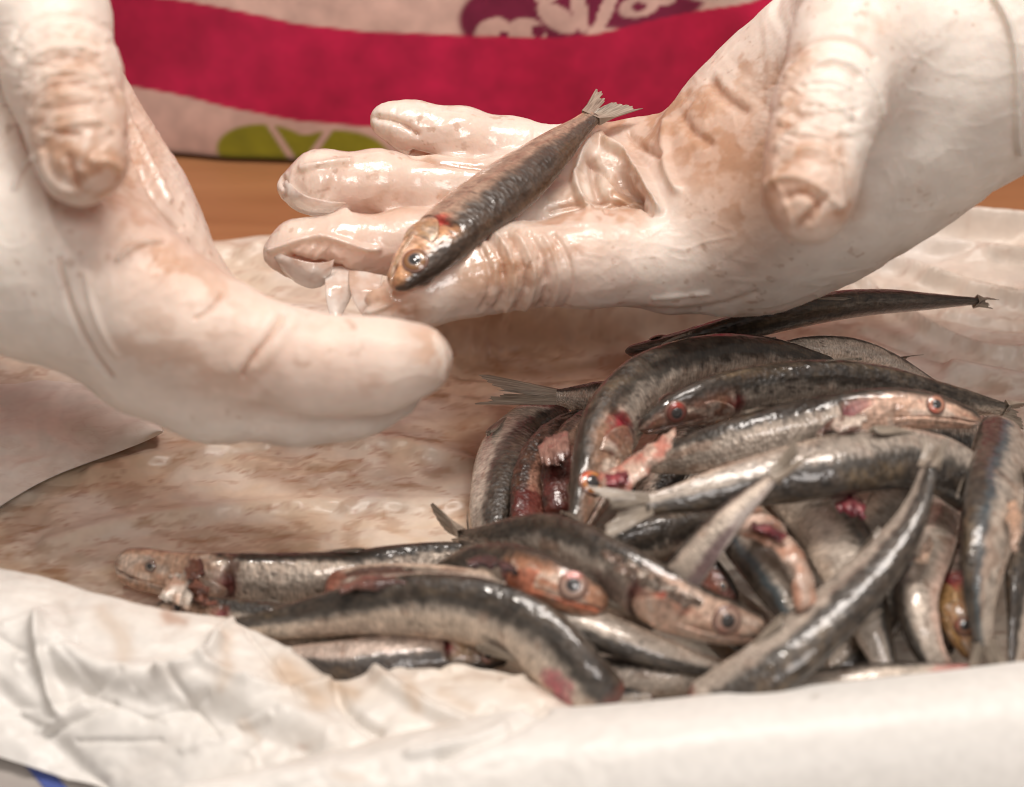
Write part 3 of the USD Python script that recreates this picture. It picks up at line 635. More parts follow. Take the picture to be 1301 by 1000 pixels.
fish([(925, 640, .026), (962, 695, .034), (1000, 755, .034), (1030, 815, .028), (1045, 860, .018)], 41, -1, 14,
     'anchovy with a raw pink belly wound and bluish back, pointing down in the middle', headless=True, shift=0.0, band=(.045,.065,.075), marks=[(0.16, 0.62, 0.13, 0.22, (0.55, 0.28, 0.19), 1.0), (0.17, 0.60, 0.06, 0.06, (0.36, 0.04, 0.08), 1.0)], silver=0.85, tail=(0, 0, 0), fins=False)
fish([(985, 590, .028), (1040, 650, .029), (1082, 730, .029), (1108, 800, .025), (1130, 860, .018)], 48, 1, -16,
     'broad anchovy showing a pale beige flank behind the wounded one', silver=0.80, belly=(0.58, 0.46, 0.36), headless=True, tail=(0, 0, 0), fins=False, shine=0.45, worn=.4)
fish([(1165, 590, .032), (1128, 650, .032), (1102, 720, .026), (1090, 800, .018)], 31, 1, -12,
     'anchovy glimpsed behind the curved brown one, only a strip of pale flank showing', headless=True, silver=0.75, tail=(0, 0, 0), fins=False)
fish([(1195, 630, .024), (1174, 710, .031), (1166, 780, .030), (1188, 840, .022), (1230, 872, .012)], 34, -1, 2,
     'pinkish-silver anchovy flank running down to the right of the curved brown one', headless=True, silver=0.9, tail=(0.05, .2, 0), fins=False, worn=.9, belly=(0.60, 0.42, 0.34))
fish([(1238, 838, .019), (1216, 785, .023), (1206, 720, .022), (1212, 650, .018), (1235, 600, .014)], 31, -1, 6,
     'golden-brown anchovy head pointing down between two flanks at right', flesh=(0.42, 0.22, 0.09), blood=1.0, eye=0.40, iris=(.6, .4, .3), tail=(0, 0, 0), marks=[(0.22, .5, .05, .3, (0.36, .05, .06), .9)], cheek=[(0.05, (0.45, 0.26, 0.10), .9)])
fish([(1280, 548, .036), (1264, 620, .044), (1252, 700, .044), (1246, 770, .036), (1250, 818, .027)], 45, -1, 26,
     'upright anchovy at the right edge, dark along its left and silver on its right', headless=True, silver=0.95, shift=0.06, band=(.05,.068,.078), tail=(0.16, .32, 0.0), worn=.8, marks=[(0.02, .5, .03, .5, (0.42, .33, .26), .8)])
fish([(1335, 600, .020), (1304, 690, .026), (1294, 780, .024), (1288, 852, .015)], 38, -1, 55,
     'dark anchovy back cut by the right edge of the picture, low in the pile', headless=True, tail=(0, 0, 0), backgain=1.4)
fish([(1345, 590, .034), (1310, 640, .038), (1292, 680, .030), (1296, 730, .024)], 24, -1, 0,
     'small orange-grey anchovy end poking in at the right edge', headless=True, tail=(0, 0, 0), fins=False, marks=[(0.3, .5, .2, .5, (0.5, .26, .14), .8)])
fish([(950, 893, .018), (1040, 872, .022), (1130, 862, .023), (1215, 857, .021), (1300, 852, .018)], 25, 1, -38,
     'pale pink anchovy belly lying along the white front rim at right', belly=(0.62, 0.44, 0.38), silver=0.9, headless=True, tail=(0, 0, 0), fins=False, marks=[(0.75, .5, .12, .3, (0.52, .2, .18), .7)])
fish([(720, 858, .010), (800, 860, .012), (870, 862, .012), (950, 855, .010)], 26, 1, 0,
     'small silver flank showing in the gap under the big pink-headed anchovy', headless=True, silver=1.1, tail=(0, 0, 0), fins=False)
# --- left and back edge of the pile
fish([(715, 520, .012), (652, 560, .014), (628, 620, .014), (624, 680, .011), (650, 745, .006)], 36, 1, 26,
     'bent anchovy forming the left edge of the pile, pale outer side and dark inner side', shift=0.16, silver=.8, belly=(0.48, 0.37, 0.26), headless=True, tail=(0, 0, 0), shine=.1)
fish([(860, 525, .020), (780, 512, .021), (705, 504, .021)], 31, -1, 4,
     'anchovy tail with a frayed beige fin sticking out at the left of the pile', headless=True, tail=(0.62, 0.10, 0.0), tcore=.72, shift=-.08, silver=.9, fins=False, worn=.9)
fish([(795, 447, .024), (870, 437, .029), (950, 414, .034), (1030, 395, .036), (1110, 385, .034), (1180, 384, .030), (1245, 383, .027)], 29, 1, 62,
     'thin dark anchovy at the back of the pile tapering to a point at right', backgain=1.0, flesh=(0.15, 0.05, 0.05), tail=(0.06, 0.08, 0), shift=.1, silver=.6)
fish([(940, 470, .022), (1030, 446, .026), (1110, 455, .022), (1180, 490, .014), (1230, 515, .008)], 20, 1, -25,
     'flat pale anchovy with a dark outline lying behind the long dark one', headless=True, silver=.8, shift=-.12, shine=.2, tail=(0.1, .2, 0), fins=False)
fish([(672, 672, .016), (676, 610, .018), (706, 555, .018), (770, 520, .014)], 27, 1, 30,
     'dark red ragged anchovy remains in the shadow at the left of the pile', headless=True, lumpy=3.0, tint=(.8, .5, .42), fins=False, tail=(0, 0, 0), marks=[(0.1, .5, .1, .5, (0.12, .02, .02), .9)], worn=1)
fish([(715, 655, .018), (712, 600, .022), (735, 550, .022), (790, 510, .016)], 24, 1, 5,
     'brownish ragged anchovy squeezed in the shadow beside the hooked one', headless=True, lumpy=2.5, fins=False, tail=(0, 0, 0), silver=.5, tint=(.8, .6, .52), marks=[(0.2, .5, .2, .4, (.12, .02, .02), .8)])
fish([(735, 735, .018), (800, 697, .025), (870, 680, .026), (960, 680, .020), (1040, 690, .010)], 40, 1, 52,
     'dark anchovy back lying under the slanting tail in the middle of the pile', tail=(0, 0, 0), headless=True, fins=False, backgain=1.1)
fish([(935, 765, .018), (893, 730, .022), (850, 690, .020), (800, 640, .014)], 31, -1, 10,
     'anchovy with a red gill in the gap above the pink-headed one', flesh=(0.30, 0.12, 0.09), blood=1.0, tail=(0, 0, 0), tint=(.8, .7, .7), eye=0.2)
fish([(830, 886, .008), (760, 888, .009), (700, 886, .010)], 20, -1, 0,
     'anchovy tail with a clear beige fin lying on the paper at the front', headless=True, tail=(0.72, 0.10, 0.0), tcore=.7, fins=False)
fish([(1260, 560, .016), (1160, 545, .020), (1050, 560, .020), (930, 600, .016), (800, 620, .010)], 42, 1, 40,
     'dark anchovy low inside the pile seen through the gap under the glossy one', headless=True, tail=(0, 0, 0), fins=False)
fish([(1180, 690, .012), (1120, 760, .014), (1080, 830, .014), (1020, 870, .010)], 44, 1, 20,
     'grey anchovy flank at the front below the curved brown one', headless=True, silver=.8, tail=(0, 0, 0), fins=False, marks=[(0.6, .55, .03, .04, (0.14, .07, .06), .9), (0.68, .5, .02, .03, (0.14, .07, .06), .9)])
for pp, lb in (([(1190, 760, .008), (1130, 700, .012), (1060, 650, .014), (980, 620, .010)], 'dark anchovy deep under the wounded ones in the middle of the pile'),
               ([(1000, 830, .010), (940, 790, .012), (890, 740, .012), (850, 680, .010)], 'dark anchovy deep in the gap behind the big pink-headed one'),
               ([(1290, 650, .008), (1220, 690, .010), (1150, 740, .010), (1080, 790, .008)], 'dark anchovy deep in the black gap left of the upright one at right'),
               ([(760, 560, .010), (740, 620, .010), (730, 690, .008), (760, 740, .006)], 'dark anchovy deep in the shadow under the hooked one at left'),
               ([(900, 520, .012), (860, 570, .014), (830, 630, .014), (800, 690, .010)], 'dark anchovy deep in the pile under the pale long-jawed one'),
               ([(1330, 560, .008), (1270, 640, .010), (1230, 740, .010), (1200, 830, .008)], 'dark anchovy deep in the pile beneath the upright one at right')):
    fish(pp, 40, 1, 45, lb, headless=True, tail=(0, 0, 0), fins=False)
# --- the one held in the hand
fish([(500, 366, .547), (538, 325, .553), (590, 278, .563), (650, 232, .575), (710, 182, .588), (754, 147, .597)], 45, -1, 40,
     'anchovy lying across the gloved fingers, head down and forked tail up', zmode=False, shift=0.06, tint=(1.2, 0.97, 0.84), silver=.5, belly=(0.56, 0.39, 0.30), flesh=(0.42, 0.27, 0.15), eye=0.34, iris=(.5, .35, .2), redeye=.1, blood=.6,
     marks=[(0.215, .55, .03, .12, (0.40, .06, .06), .85)], tail=(0.16, 0.36, 0.0), worn=.5, fins=False, shine=.3, mott=.35)

# torn skin, flesh and gut that hang off single fish
def shred(name, who, a, b, z, rgb, rgb2, seed, wet=.2, ragged=3.0, bulge=.0015):
    n, m = 36, 16
    A, B = smooth_poly(a, n), smooth_poly(b, n)
    r = np.random.default_rng(seed)
    k = np.arange(n)[:, None] * .35
    A = A + ragged * np.column_stack([noise(np.column_stack([k, k * 0, k * 0 + seed])) - .5, noise(np.column_stack([k, k * 0 + 4, k * 0 + seed])) - .5]) * 2
    B = B + ragged * np.column_stack([noise(np.column_stack([k, k * 0 + 7, k * 0 + seed])) - .5, noise(np.column_stack([k, k * 0 + 9, k * 0 + seed])) - .5]) * 3
    zz = np.interp(np.linspace(0, 1, n), np.linspace(0, 1, len(z)), z); t = np.linspace(0, 1, m)
    P = np.array([[at(*(A[i] * (1 - x) + B[i] * x), zz[i] + bulge * math.sin(math.pi * x)) for x in t] for i in range(n)]).reshape(-1, 3)
    F = tri(grid_faces(n, m)); N = vnormals(P, F)
    if (N * (CP - P)).sum() < 0: F = F[:, ::-1]; N = -N
    P = P + N * (0.0022 * (fbm(P * 260, 4, seed) - .5))[:, None]
    q = fbm(P * 300, 4, seed + 1)[:, None]
    c = np.array(rgb) * (1 - sstep(.42, .6, q)) + np.array(rgb2) * sstep(.42, .6, q)
    Q = P - N * 0.0012; K = len(P)
    ring = [i * m for i in range(n)] + [(n - 1) * m + j for j in range(1, m)] + [i * m + m - 1 for i in range(n - 2, -1, -1)] + [j for j in range(m - 2, -1, -1)]
    side = np.array([(ring[i], ring[i + 1], ring[i + 1] + K, ring[i] + K) for i in range(len(ring) - 1)])
    uv = np.column_stack([np.repeat(np.linspace(0, .3, n), m), np.tile(t * .3, n)])
    obj(name, np.vstack([P, Q]), np.vstack([F, F[:, ::-1] + K, tri(side)]), mat_fish, FL[who], col=np.vstack([c, c * .8]), met=np.full(2 * K, wet), uv=np.vstack([uv, uv]))
MEAT, PALE, CRIM, DK = (0.46, 0.24, 0.16), (0.55, 0.40, 0.32), (0.17, 0.022, 0.035), (0.07, 0.03, 0.025)
shred('torn_belly', 13, [(948, 652), (985, 660), (1012, 688), (1030, 722), (1040, 765)], [(938, 676), (972, 692), (998, 716), (1008, 748), (1012, 780)], [.046, .047, .047, .045, .040], MEAT, PALE, 1)
shred('gut', 13, [(955, 663), (975, 667), (996, 677)], [(956, 674), (976, 681), (994, 688)], [.0495, .050, .050], CRIM, (0.30, 0.08, 0.08), 2, .1, 2)
shred('torn_belly', 9, [(758, 604), (790, 588), (828, 562), (858, 543)], [(776, 630), (806, 617), (838, 590), (862, 560)], [.045, .047, .048, .048], PALE, (0.50, 0.20, 0.15), 3)
shred('gut', 9, [(768, 606), (784, 600), (798, 598)], [(774, 620), (790, 616), (800, 610)], [.050, .0505, .050], CRIM, (0.30, 0.05, 0.06), 4, .1, 2)
shred('torn_gill', 0, [(203, 758), (222, 768), (243, 772)], [(222, 735), (236, 733), (244, 742)], [.0195, .0195, .0185], (0.66, 0.58, 0.50), (0.55, 0.38, 0.28), 5, .5, 4)
shred('torn_gill', 0, [(236, 716), (240, 738), (250, 766)], [(252, 712), (258, 738), (272, 770)], [.0200, .0200, .0185], (0.10, 0.04, 0.03), (0.20, 0.08, 0.05), 6, .1, 5)
shred('gut', 5, [(432, 740), (470, 731), (530, 733), (575, 742)], [(430, 754), (470, 749), (530, 746), (578, 749)], [.0295, .0305, .0315, .0315], DK, (0.15, 0.06, 0.045), 7, .0, 2)
shred('gill_opening', 4, [(592, 712), (612, 706), (640, 710), (655, 722)], [(596, 724), (614, 722), (640, 726), (652, 732)], [.036, .037, .038, .039], (0.035, 0.02, 0.02), (0.09, 0.04, 0.04), 8, .0, 2)
shred('gut', 14, [(1058, 632), (1078, 624), (1098, 640)], [(1066, 650), (1082, 652), (1098, 658)], [.043, .044, .042], CRIM, (0.22, 0.06, 0.06), 9, .1, 3)
shred('torn_skin', 16, [(1172, 690), (1180, 686), (1184, 700)], [(1168, 712), (1174, 716), (1180, 712)], [.041, .041, .040], PALE, (0.5, 0.34, 0.24), 10, .1, 2)
shred('gut', 26, [(683, 566), (702, 552), (722, 548)], [(690, 590), (708, 590), (722, 580)], [.028, .030, .030], (0.16, 0.075, 0.06), (0.26, 0.14, 0.11), 12, .0, 1.5)
for k in range(7):
    x0, y0 = 765 + 17 * k, 700 + 9 * k + 8 * (k % 2); 
    shred('torn_skin', 6, [(x0, y0), (x0 + 10, y0 + 3), (x0 + 22, y0 + 10)], [(x0 + 2, y0 + 5), (x0 + 12, y0 + 11), (x0 + 24, y0 + 15)], [.0435 - .0004 * k] * 3, (0.48, 0.40, 0.33), (0.25, 0.17, 0.13), 20 + k, .3, 3, .0006)
shred('torn_cheek', 11, [(1040, 545), (1075, 528), (1100, 524)], [(1046, 553), (1080, 545), (1104, 540)], [.0565, .0580, .0580], (0.6, .5, .42), (0.16, .08, .06), 31, .4, 3, .001)
shred('torn_skin', 18, [(1276, 640), (1284, 670), (1284, 700)], [(1296, 636), (1300, 672), (1290, 702)], [.048, .050, .048], (0.55, .35, .24), (0.45, .30, .22), 33, .2, 3)

# ------------------------------------------------------------------ person: gloved hands, dress
def round_cone(P, a, b, ra, rb):
    ba = b - a; l2 = ba @ ba; rr = ra - rb; a2 = l2 - rr * rr; il2 = 1 / l2
    pa = P - a; y = pa @ ba; z = y - l2
    x2 = ((pa * l2 - y[..., None] * ba) ** 2).sum(-1)
    y2 = y * y * l2; z2 = z * z * l2
    k = np.sign(rr) * rr * rr * x2
    o = (np.sqrt(x2 * a2 * il2) + y * rr) * il2 - ra
    c1 = np.sign(z) * a2 * z2 > k; c2 = np.sign(y) * a2 * y2 < k
    return np.where(c1, np.sqrt(x2 + z2) * il2 - rb, np.where(c2, np.sqrt(x2 + y2) * il2 - ra, o))
def smin(a, b, k):
    h = np.clip(k - np.abs(a - b), 0, None) / k
    return np.minimum(a, b) - h * h * k * 0.25
def sdf_mesh(groups, h, cut=None):
    """groups: list of (bones [(p, r, q, r)], k inside, k to the rest)"""
    pts = np.array([x for g in groups for bn in g[0] for x in (bn[0], bn[2])]); rmax = max(max(bn[1], bn[3]) for g in groups for bn in g[0])
    lo, hi = pts.min(0) - rmax - 0.01, pts.max(0) + rmax + 0.01
    n = np.ceil((hi - lo) / h).astype(int) + 1
    ax = [lo[k] + np.arange(n[k]) * h for k in range(3)]
    F = np.full(n, 0.05)
    for bones, kin, kout in groups:
        G = np.full(n, 0.05)
        for p, r, q_, r2 in bones:
            m = max(r, r2) + 0.014
            i0 = np.clip(np.floor((np.minimum(p, q_) - m - lo) / h).astype(int), 0, None); i1 = np.minimum(np.ceil((np.maximum(p, q_) + m - lo) / h).astype(int) + 1, n)
            sl = tuple(slice(a, b) for a, b in zip(i0, i1))
            Q = np.stack(np.meshgrid(*[ax[k][i0[k]:i1[k]] for k in range(3)], indexing='ij'), -1)
            G[sl] = smin(G[sl], round_cone(Q, p, q_, r, r2), kin)
        F = smin(F, G, kout)
    if cut is not None:
        Q0 = np.stack(np.meshgrid(*ax, indexing='ij'), -1)
        F = np.maximum(F, (Q0 - cut[0]) @ cut[1])
    S = F < 0
    c = np.zeros(np.array(n) - 1, int)
    for i, j, k in np.ndindex(2, 2, 2): c += S[i:n[0] - 1 + i, j:n[1] - 1 + j, k:n[2] - 1 + k]
    act = (c > 0) & (c < 8); idx = np.full(act.shape, -1); idx[act] = np.arange(act.sum())
    I = np.argwhere(act); acc = np.zeros((len(I), 3)); cnt = np.zeros(len(I))
    cor = list(np.ndindex(2, 2, 2))
    for a in cor:
        for d in range(3):
            if a[d] == 0:
                b = list(a); b[d] = 1
                fa = F[tuple((I + a).T)]; fb = F[tuple((I + b).T)]
                m = (fa < 0) != (fb < 0); t = np.where(m, fa / np.where(m, fa - fb, 1), 0)
                acc[m] += (np.array(a) + np.outer(t, np.array(b) - a))[m]; cnt[m] += 1
    V = lo + (I + acc / cnt[:, None]) * h
    faces = []
    for d in range(3):
        e, g = (d + 1) % 3, (d + 2) % 3
        sl0 = [slice(1, n[k] - 1) for k in range(3)]; sl0[d] = slice(0, n[d] - 1); sl1 = list(sl0); sl1[d] = slice(1, n[d])
        s0, s1 = S[tuple(sl0)], S[tuple(sl1)]
        K = np.argwhere(s0 != s1); off = np.array([1, 1, 1]); off[d] = 0
        flip = s0[tuple(K.T)]; K = K + off
        def cell(de, dg):
            o = K.copy(); o[:, e] -= de; o[:, g] -= dg; return idx[tuple(o.T)]
        q4 = np.stack([cell(1, 1), cell(0, 1), cell(0, 0), cell(1, 0)], 1)
        faces.append(np.where(flip[:, None], q4, q4[:, ::-1]))
    Fq = np.vstack(faces)
    return V, Fq
def taubin(V, F, it=8, lam=0.5, mu=-0.53):
    F3 = tri(F); e = np.vstack([F3[:, [0, 1]], F3[:, [1, 2]], F3[:, [2, 0]]])
    A = sparse.coo_matrix((np.ones(len(e)), (e[:, 0], e[:, 1])), shape=(len(V),) * 2).tocsr(); A = ((A + A.T) > 0).astype(float)
    Dg = sparse.diags(1 / np.maximum(np.asarray(A.sum(1)).ravel(), 1)); Lp = Dg @ A
    for _ in range(it):
        V = V + lam * (Lp @ V - V); V = V + mu * (Lp @ V - V)
    return V
def chain(pts):
    q = [(dep(x, y, d), r * d / FPX) for x, y, d, r in pts]
    return [(q[i][0], q[i][1], q[i + 1][0], q[i + 1][1]) for i in range(len(q) - 1)]
def shrink(groups, k, add=0.0):
    return [([(p, max(r * k - add, .003), q, max(r2 * k - add, .003)) for p, r, q, r2 in g[0]], g[1], g[2]) for g in groups]

person = thing('person', 'person in a white and magenta printed dress whose white-gloved hands sort the fish', 'person')

R_palm = chain([(850, 330, .580, 62), (960, 285, .580, 92), (1070, 215, .572, 108), (1170, 122, .565, 124), (1290, 46, .560, 130), (1400, -14, .56, 130)]) + chain([(905, 205, .605, 62), (985, 150, .600, 88), (1090, 90, .590, 110), (1190, 60, .575, 120)]) + chain([(850, 260, .595, 58), (940, 220, .595, 80)])
R_index = chain([(492, 392, .560, 26), (545, 371, .562, 38), (600, 352, .565, 45), (655, 338, .567, 48), (740, 330, .570, 56), (850, 328, .576, 66)])
R_mid = chain([(352, 322, .578, 17), (380, 316, .579, 31), (440, 312, .580, 36), (520, 306, .583, 38), (640, 292, .588, 42), (820, 262, .595, 50)])
R_ring = chain([(372, 238, .592, 20), (410, 232, .592, 36), (480, 236, .595, 40), (560, 240, .598, 36), (660, 238, .600, 38), (840, 215, .604, 48)])
R_pinky = chain([(492, 153, .606, 20), (525, 162, .607, 28), (585, 174, .608, 34), (650, 184, .610, 31), (740, 196, .611, 34), (880, 190, .610, 50)])
R_thumb = chain([(1130, -20, .560, 95), (1085, 60, .535, 70), (1050, 140, .520, 55), (1034, 200, .510, 47), (1027, 248, .503, 42), (1030, 268, .500, 34)])
RG = [(R_palm, .022, .010), (R_index, .006, .004), (R_mid, .006, .004), (R_ring, .006, .004), (R_pinky, .006, .004), (R_thumb, .012, .016)]
L_palm = chain([(-170, 150, .54, 130), (-60, 250, .535, 130), (30, 325, .525, 105), (110, 370, .522, 92)]) + chain([(-60, 40, .56, 120), (55, 130, .560, 84), (120, 215, .560, 64), (172, 285, .558, 58), (218, 348, .550, 52)]) + chain([(20, 250, .548, 90), (120, 320, .540, 85)])
L_index = chain([(40, 320, .525, 100), (150, 372, .520, 92), (240, 420, .516, 71), (310, 444, .513, 57), (400, 464, .512, 50), (480, 464, .513, 47), (535, 458, .514, 40)])
L_mid = chain([(80, 360, .530, 85), (190, 440, .526, 78), (270, 490, .524, 62), (380, 508, .526, 48), (450, 505, .528, 40), (505, 498, .530, 30)])
L_ring = chain([(118, 238, .560, 52), (185, 318, .556, 50), (250, 386, .550, 46), (330, 440, .545, 42), (420, 470, .545, 36)])
L_thumb = chain([(20, -60, .535, 92), (55, 20, .518, 74), (80, 100, .503, 62), (97, 165, .495, 50), (104, 208, .490, 40), (106, 226, .488, 24)])
LG = [(L_palm, .020, .010), (L_index, .012, .006), (L_mid, .010, .005), (L_ring, .010, .006), (L_thumb, .010, .010)]

CREAM = np.array([0.735, 0.665, 0.60]); PINKG = np.array([0.63, 0.43, 0.335]); SOIL = np.array([0.44, 0.25, 0.155])
def glove(groups, seed, strokes, dirt, wets, rough_regions, pinks):
    V, F = sdf_mesh(groups, 0.00105)
    V = taubin(V, F, 6)
    import trimesh
    keep = proj(V); far = (keep[0] < -90) | (keep[0] > 1390) | (keep[1] < -90)
    F = tri(F); F = F[~far[F].all(1)]
    V, F = trimesh.remesh.subdivide(V, F)
    V = taubin(V, F, 3)
    N = vnormals(V, F)
    # loose latex: gentle irregular drape everywhere, tight small folds where asked
    d = 0.0012 * (fbm(V * 55, 3, seed) - 0.5)
    wq = V + 0.012 * np.column_stack([fbm(V * 40 + 11 * k, 2, seed + 40 + k) - .5 for k in range(3)])
    for k, (fr, st) in enumerate([((70, 160, 110), 0.00055), ((150, 80, 60), 0.00045), ((120, 240, 200), 0.0003)]):
        f_ = fbm(wq * np.array(fr), 2, seed + 50 + k)
        d += st * np.clip(1 - np.abs(f_ - .5) * 9, 0, 1) * .36 * sstep(.45, .62, fbm(V * 38 + 5 * k, 2, seed + 60 + k))
    gx, gy = proj(V); face = sstep(0.0, 0.25, (N * unit(CP - V)).sum(1))
    for poly, w, amp in strokes:
        sp = [tuple(p) for p in smooth_poly(poly, 14)]
        bb = np.array(sp); m = (gx > bb[:, 0].min() - 4 * w) & (gx < bb[:, 0].max() + 4 * w) & (gy > bb[:, 1].min() - 4 * w) & (gy < bb[:, 1].max() + 4 * w)
        d[m] += 1.35 * amp * np.exp(-(seg_dist(gx[m], gy[m], sp) / (0.8 * w)) ** 2) * face[m]
    for (cx, cy, r, amp, lam, ang) in rough_regions:
        m = np.hypot(gx - cx, gy - cy) < 1.6 * r
        x, y = gx[m] - cx, gy[m] - cy; c, s = math.cos(ang), math.sin(ang)
        q = np.column_stack([(x * c + y * s) / lam, (-x * s + y * c) / lam * 0.35, depth(V[m]) * 60])
        rid = 1 - np.abs(fbm(q, 3, seed + int(cx)) * 2 - 1) * 2.2
        d[m] += 1.5 * amp * rid * np.exp(-(np.hypot(x, y) / r) ** 2)
    V = V + N * d[:, None]
    gx, gy = proj(V)
    n1 = fbm(V * 45, 4, seed + 1); n2 = fbm(V * 160, 4, seed + 2); n3 = fbm(V * 420, 3, seed + 3)
    c = np.tile(CREAM, (len(V), 1)) * (1 + 0.10 * (n1 - 0.5))[:, None]
    for (cx, cy, rx, ry, k) in pinks:
        c = mixc(c, PINKG, k * np.exp(-((gx - cx) / rx) ** 2 - ((gy - cy) / ry) ** 2))
    for poly, w, k in dirt:
        dd = seg_dist(gx, gy, poly) / (1.6 * w) + 1.5 * (n2 - 0.5) + 1.2 * (n1 - 0.5)
        c = mixc(c, SOIL, np.clip(1.25 * k * np.exp(-np.clip(dd, 0, None) ** 2) * (0.45 + 1.1 * sstep(0.42, 0.6, n2)), 0, .9))
    c = mixc(c, SOIL, sstep(0.52, 0.68, n2) * sstep(0.45, 0.6, n1) * 0.14)
    c = mixc(c, SOIL * 0.8, sstep(0.66, 0.72, n3) * sstep(0.5, 0.62, n1) * 0.45)
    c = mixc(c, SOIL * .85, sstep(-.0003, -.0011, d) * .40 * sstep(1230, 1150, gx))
    wet = np.zeros(len(V))
    for (cx, cy, r, k) in wets: wet = np.maximum(wet, k * np.exp(-(np.hypot(gx - cx, gy - cy) / r) ** 2))
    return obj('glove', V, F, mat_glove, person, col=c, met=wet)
arc = lambda cx, cy, rx, ry, a0, a1, n=7: [(cx + rx * math.cos(math.radians(t)), cy - ry * math.sin(math.radians(t))) for t in np.linspace(a0, a1, n)]
R_strokes = []
for k, (y, w) in enumerate([(48, 5), (70, 4), (84, 5), (103, 4), (118, 5), (132, 4), (147, 4), (160, 5), (176, 4), (190, 5)]):
    cx = 1060 - 0.22 * (y - 40)
    R_strokes.append((arc(cx, y + 42, 62 - 0.1 * y, 42, 165 - 4 * (k % 3), 25 + 9 * (k % 4)), w, 0.0007 if k % 2 else -0.0006))
R_strokes += [([(1030, 88), (1075, 80), (1105, 105), (1120, 145)], 3, 0.0009), ([(975, 235), (1010, 225), (1040, 238), (1062, 262)], 6, 0.0009), ([(1000, 252), (1020, 246), (1038, 258), (1030, 280)], 6, -0.0009), ([(1060, 190), (1066, 225), (1070, 262)], 5, 0.0008), ([(1010, 290), (1030, 270), (1050, 250)], 5, -0.0010), ([(985, 230), (1000, 262), (1008, 288)], 5, 0.0004)]
for x, w, a in [(612, 4, -.0006), (630, 5, -.0009), (644, 4, .0007), (656, 4, -.0008), (668, 4, .0006), (684, 5, -.0008), (700, 4, .0005), (716, 4, -.0005)]:
    R_strokes.append(([(x - 12, 300), (x + 6, 330), (x + 10, 362), (x - 2, 392)], w, a))
R_strokes += [([(765, 178), (738, 205), (732, 235), (748, 264)], 6, .0026), ([(770, 186), (802, 203), (826, 235), (838, 268)], 6, .0026), ([(788, 226), (796, 240), (806, 252)], 11, -.0045), ([(752, 205), (756, 235), (764, 255)], 8, -.002), ([(850, 160), (846, 200), (860, 240)], 8, .0015), ([(800, 170), (820, 190), (842, 200)], 6, -.0012)]
R_strokes += [([(905, 105), (918, 122), (945, 140)], 9, -0.0012), ([(868, 150), (880, 168), (900, 182)], 9, -0.0010), ([(770, 268), (800, 258), (828, 272)], 4, -0.0012), ([(745, 205), (780, 232), (800, 262)], 4, -0.001),
              ([(820, 392), (900, 390), (960, 372)], 5, -0.0006), ([(830, 378), (900, 372)], 4, 0.0005), ([(800, 400), (870, 404), (930, 396)], 5, 0.0006),
              ([(1262, -5), (1285, 40), (1292, 100), (1294, 190)], 5, 0.0020), ([(700, 268), (760, 258), (820, 262)], 4, -0.0008),
              ([(480, 150), (515, 160), (530, 170)], 5, -0.0012), ([(525, 196), (580, 208), (620, 212)], 6, -0.0012), ([(362, 240), (400, 258), (440, 268)], 6, 0.0012), ([(385, 215), (420, 208), (445, 205)], 5, 0.001), ([(358, 226), (372, 250), (400, 262)], 5, -0.0013), ([(370, 330), (400, 340), (430, 345)], 9, -0.0028), ([(345, 318), (380, 306), (415, 302), (450, 312), (480, 316)], 5, 0.0014)]
GLOVE_R = glove(RG, 5, R_strokes,
      dirt=[([(640, 340), (700, 310), (790, 272)], 26, .45), ([(600, 350), (680, 385)], 22, .3), ([(1000, 90), (1020, 70)], 16, .4), ([(1000, 130), (1010, 190), (990, 230)], 24, .55), ([(985, 240), (1040, 235), (1066, 260)], 20, .65), ([(1020, 262), (1030, 280)], 12, .4), ([(870, 140), (960, 70)], 20, .45), ([(790, 165), (860, 160), (905, 200)], 26, .45), ([(790, 230), (800, 250)], 14, .6), ([(860, 150), (900, 190), (930, 240)], 40, .35), ([(720, 250), (690, 300), (660, 330)], 24, .35), ([(560, 250), (480, 262)], 14, .4), ([(1120, 40), (1090, 30)], 20, .25),
            ([(385, 345), (420, 350)], 16, .75), ([(540, 205), (600, 212)], 12, .35), ([(450, 360), (520, 395)], 16, .45), ([(930, 200), (950, 250)], 40, .4), ([(1060, 180), (1072, 230)], 10, .4)],
      wets=[(600, 340, 90, 1), (430, 240, 110, 1), (570, 175, 90, 1), (430, 330, 110, .9), (690, 300, 90, .5), (520, 390, 60, 1), (790, 240, 60, .5), (1010, 150, 60, .2)],
      rough_regions=[(660, 345, 48, 0.0007, 11, 0.15), (1030, 150, 62, 0.0006, 9, 1.7), (1025, 255, 30, 0.0004, 12, .9), (400, 330, 40, 0.0008, 16, .6), (400, 235, 40, 0.0006, 20, .3), (500, 160, 30, .0005, 16, .2), (880, 150, 45, .0008, 22, .8), (790, 240, 45, .0008, 20, .5), (480, 385, 45, .0010, 16, 1.2)],
      pinks=[(600, 340, 130, 60, .7), (450, 240, 130, 60, .6), (580, 175, 130, 50, .5), (420, 325, 110, 60, .6), (930, 230, 70, 110, .7), (850, 180, 80, 60, .6), (1020, 240, 60, 60, .5), (760, 320, 90, 60, .3)])
L_strokes = []
for k, y in enumerate([20, 36, 50, 66, 80, 97, 112, 126, 140, 152]):
    L_strokes.append((arc(78 + 0.12 * y, y + 34, 64 - .1 * y, 38, 170 - 5 * (k % 3), 20 + 11 * (k % 4)), 4 + (k % 3), 0.0007 if k % 2 else -0.0006))
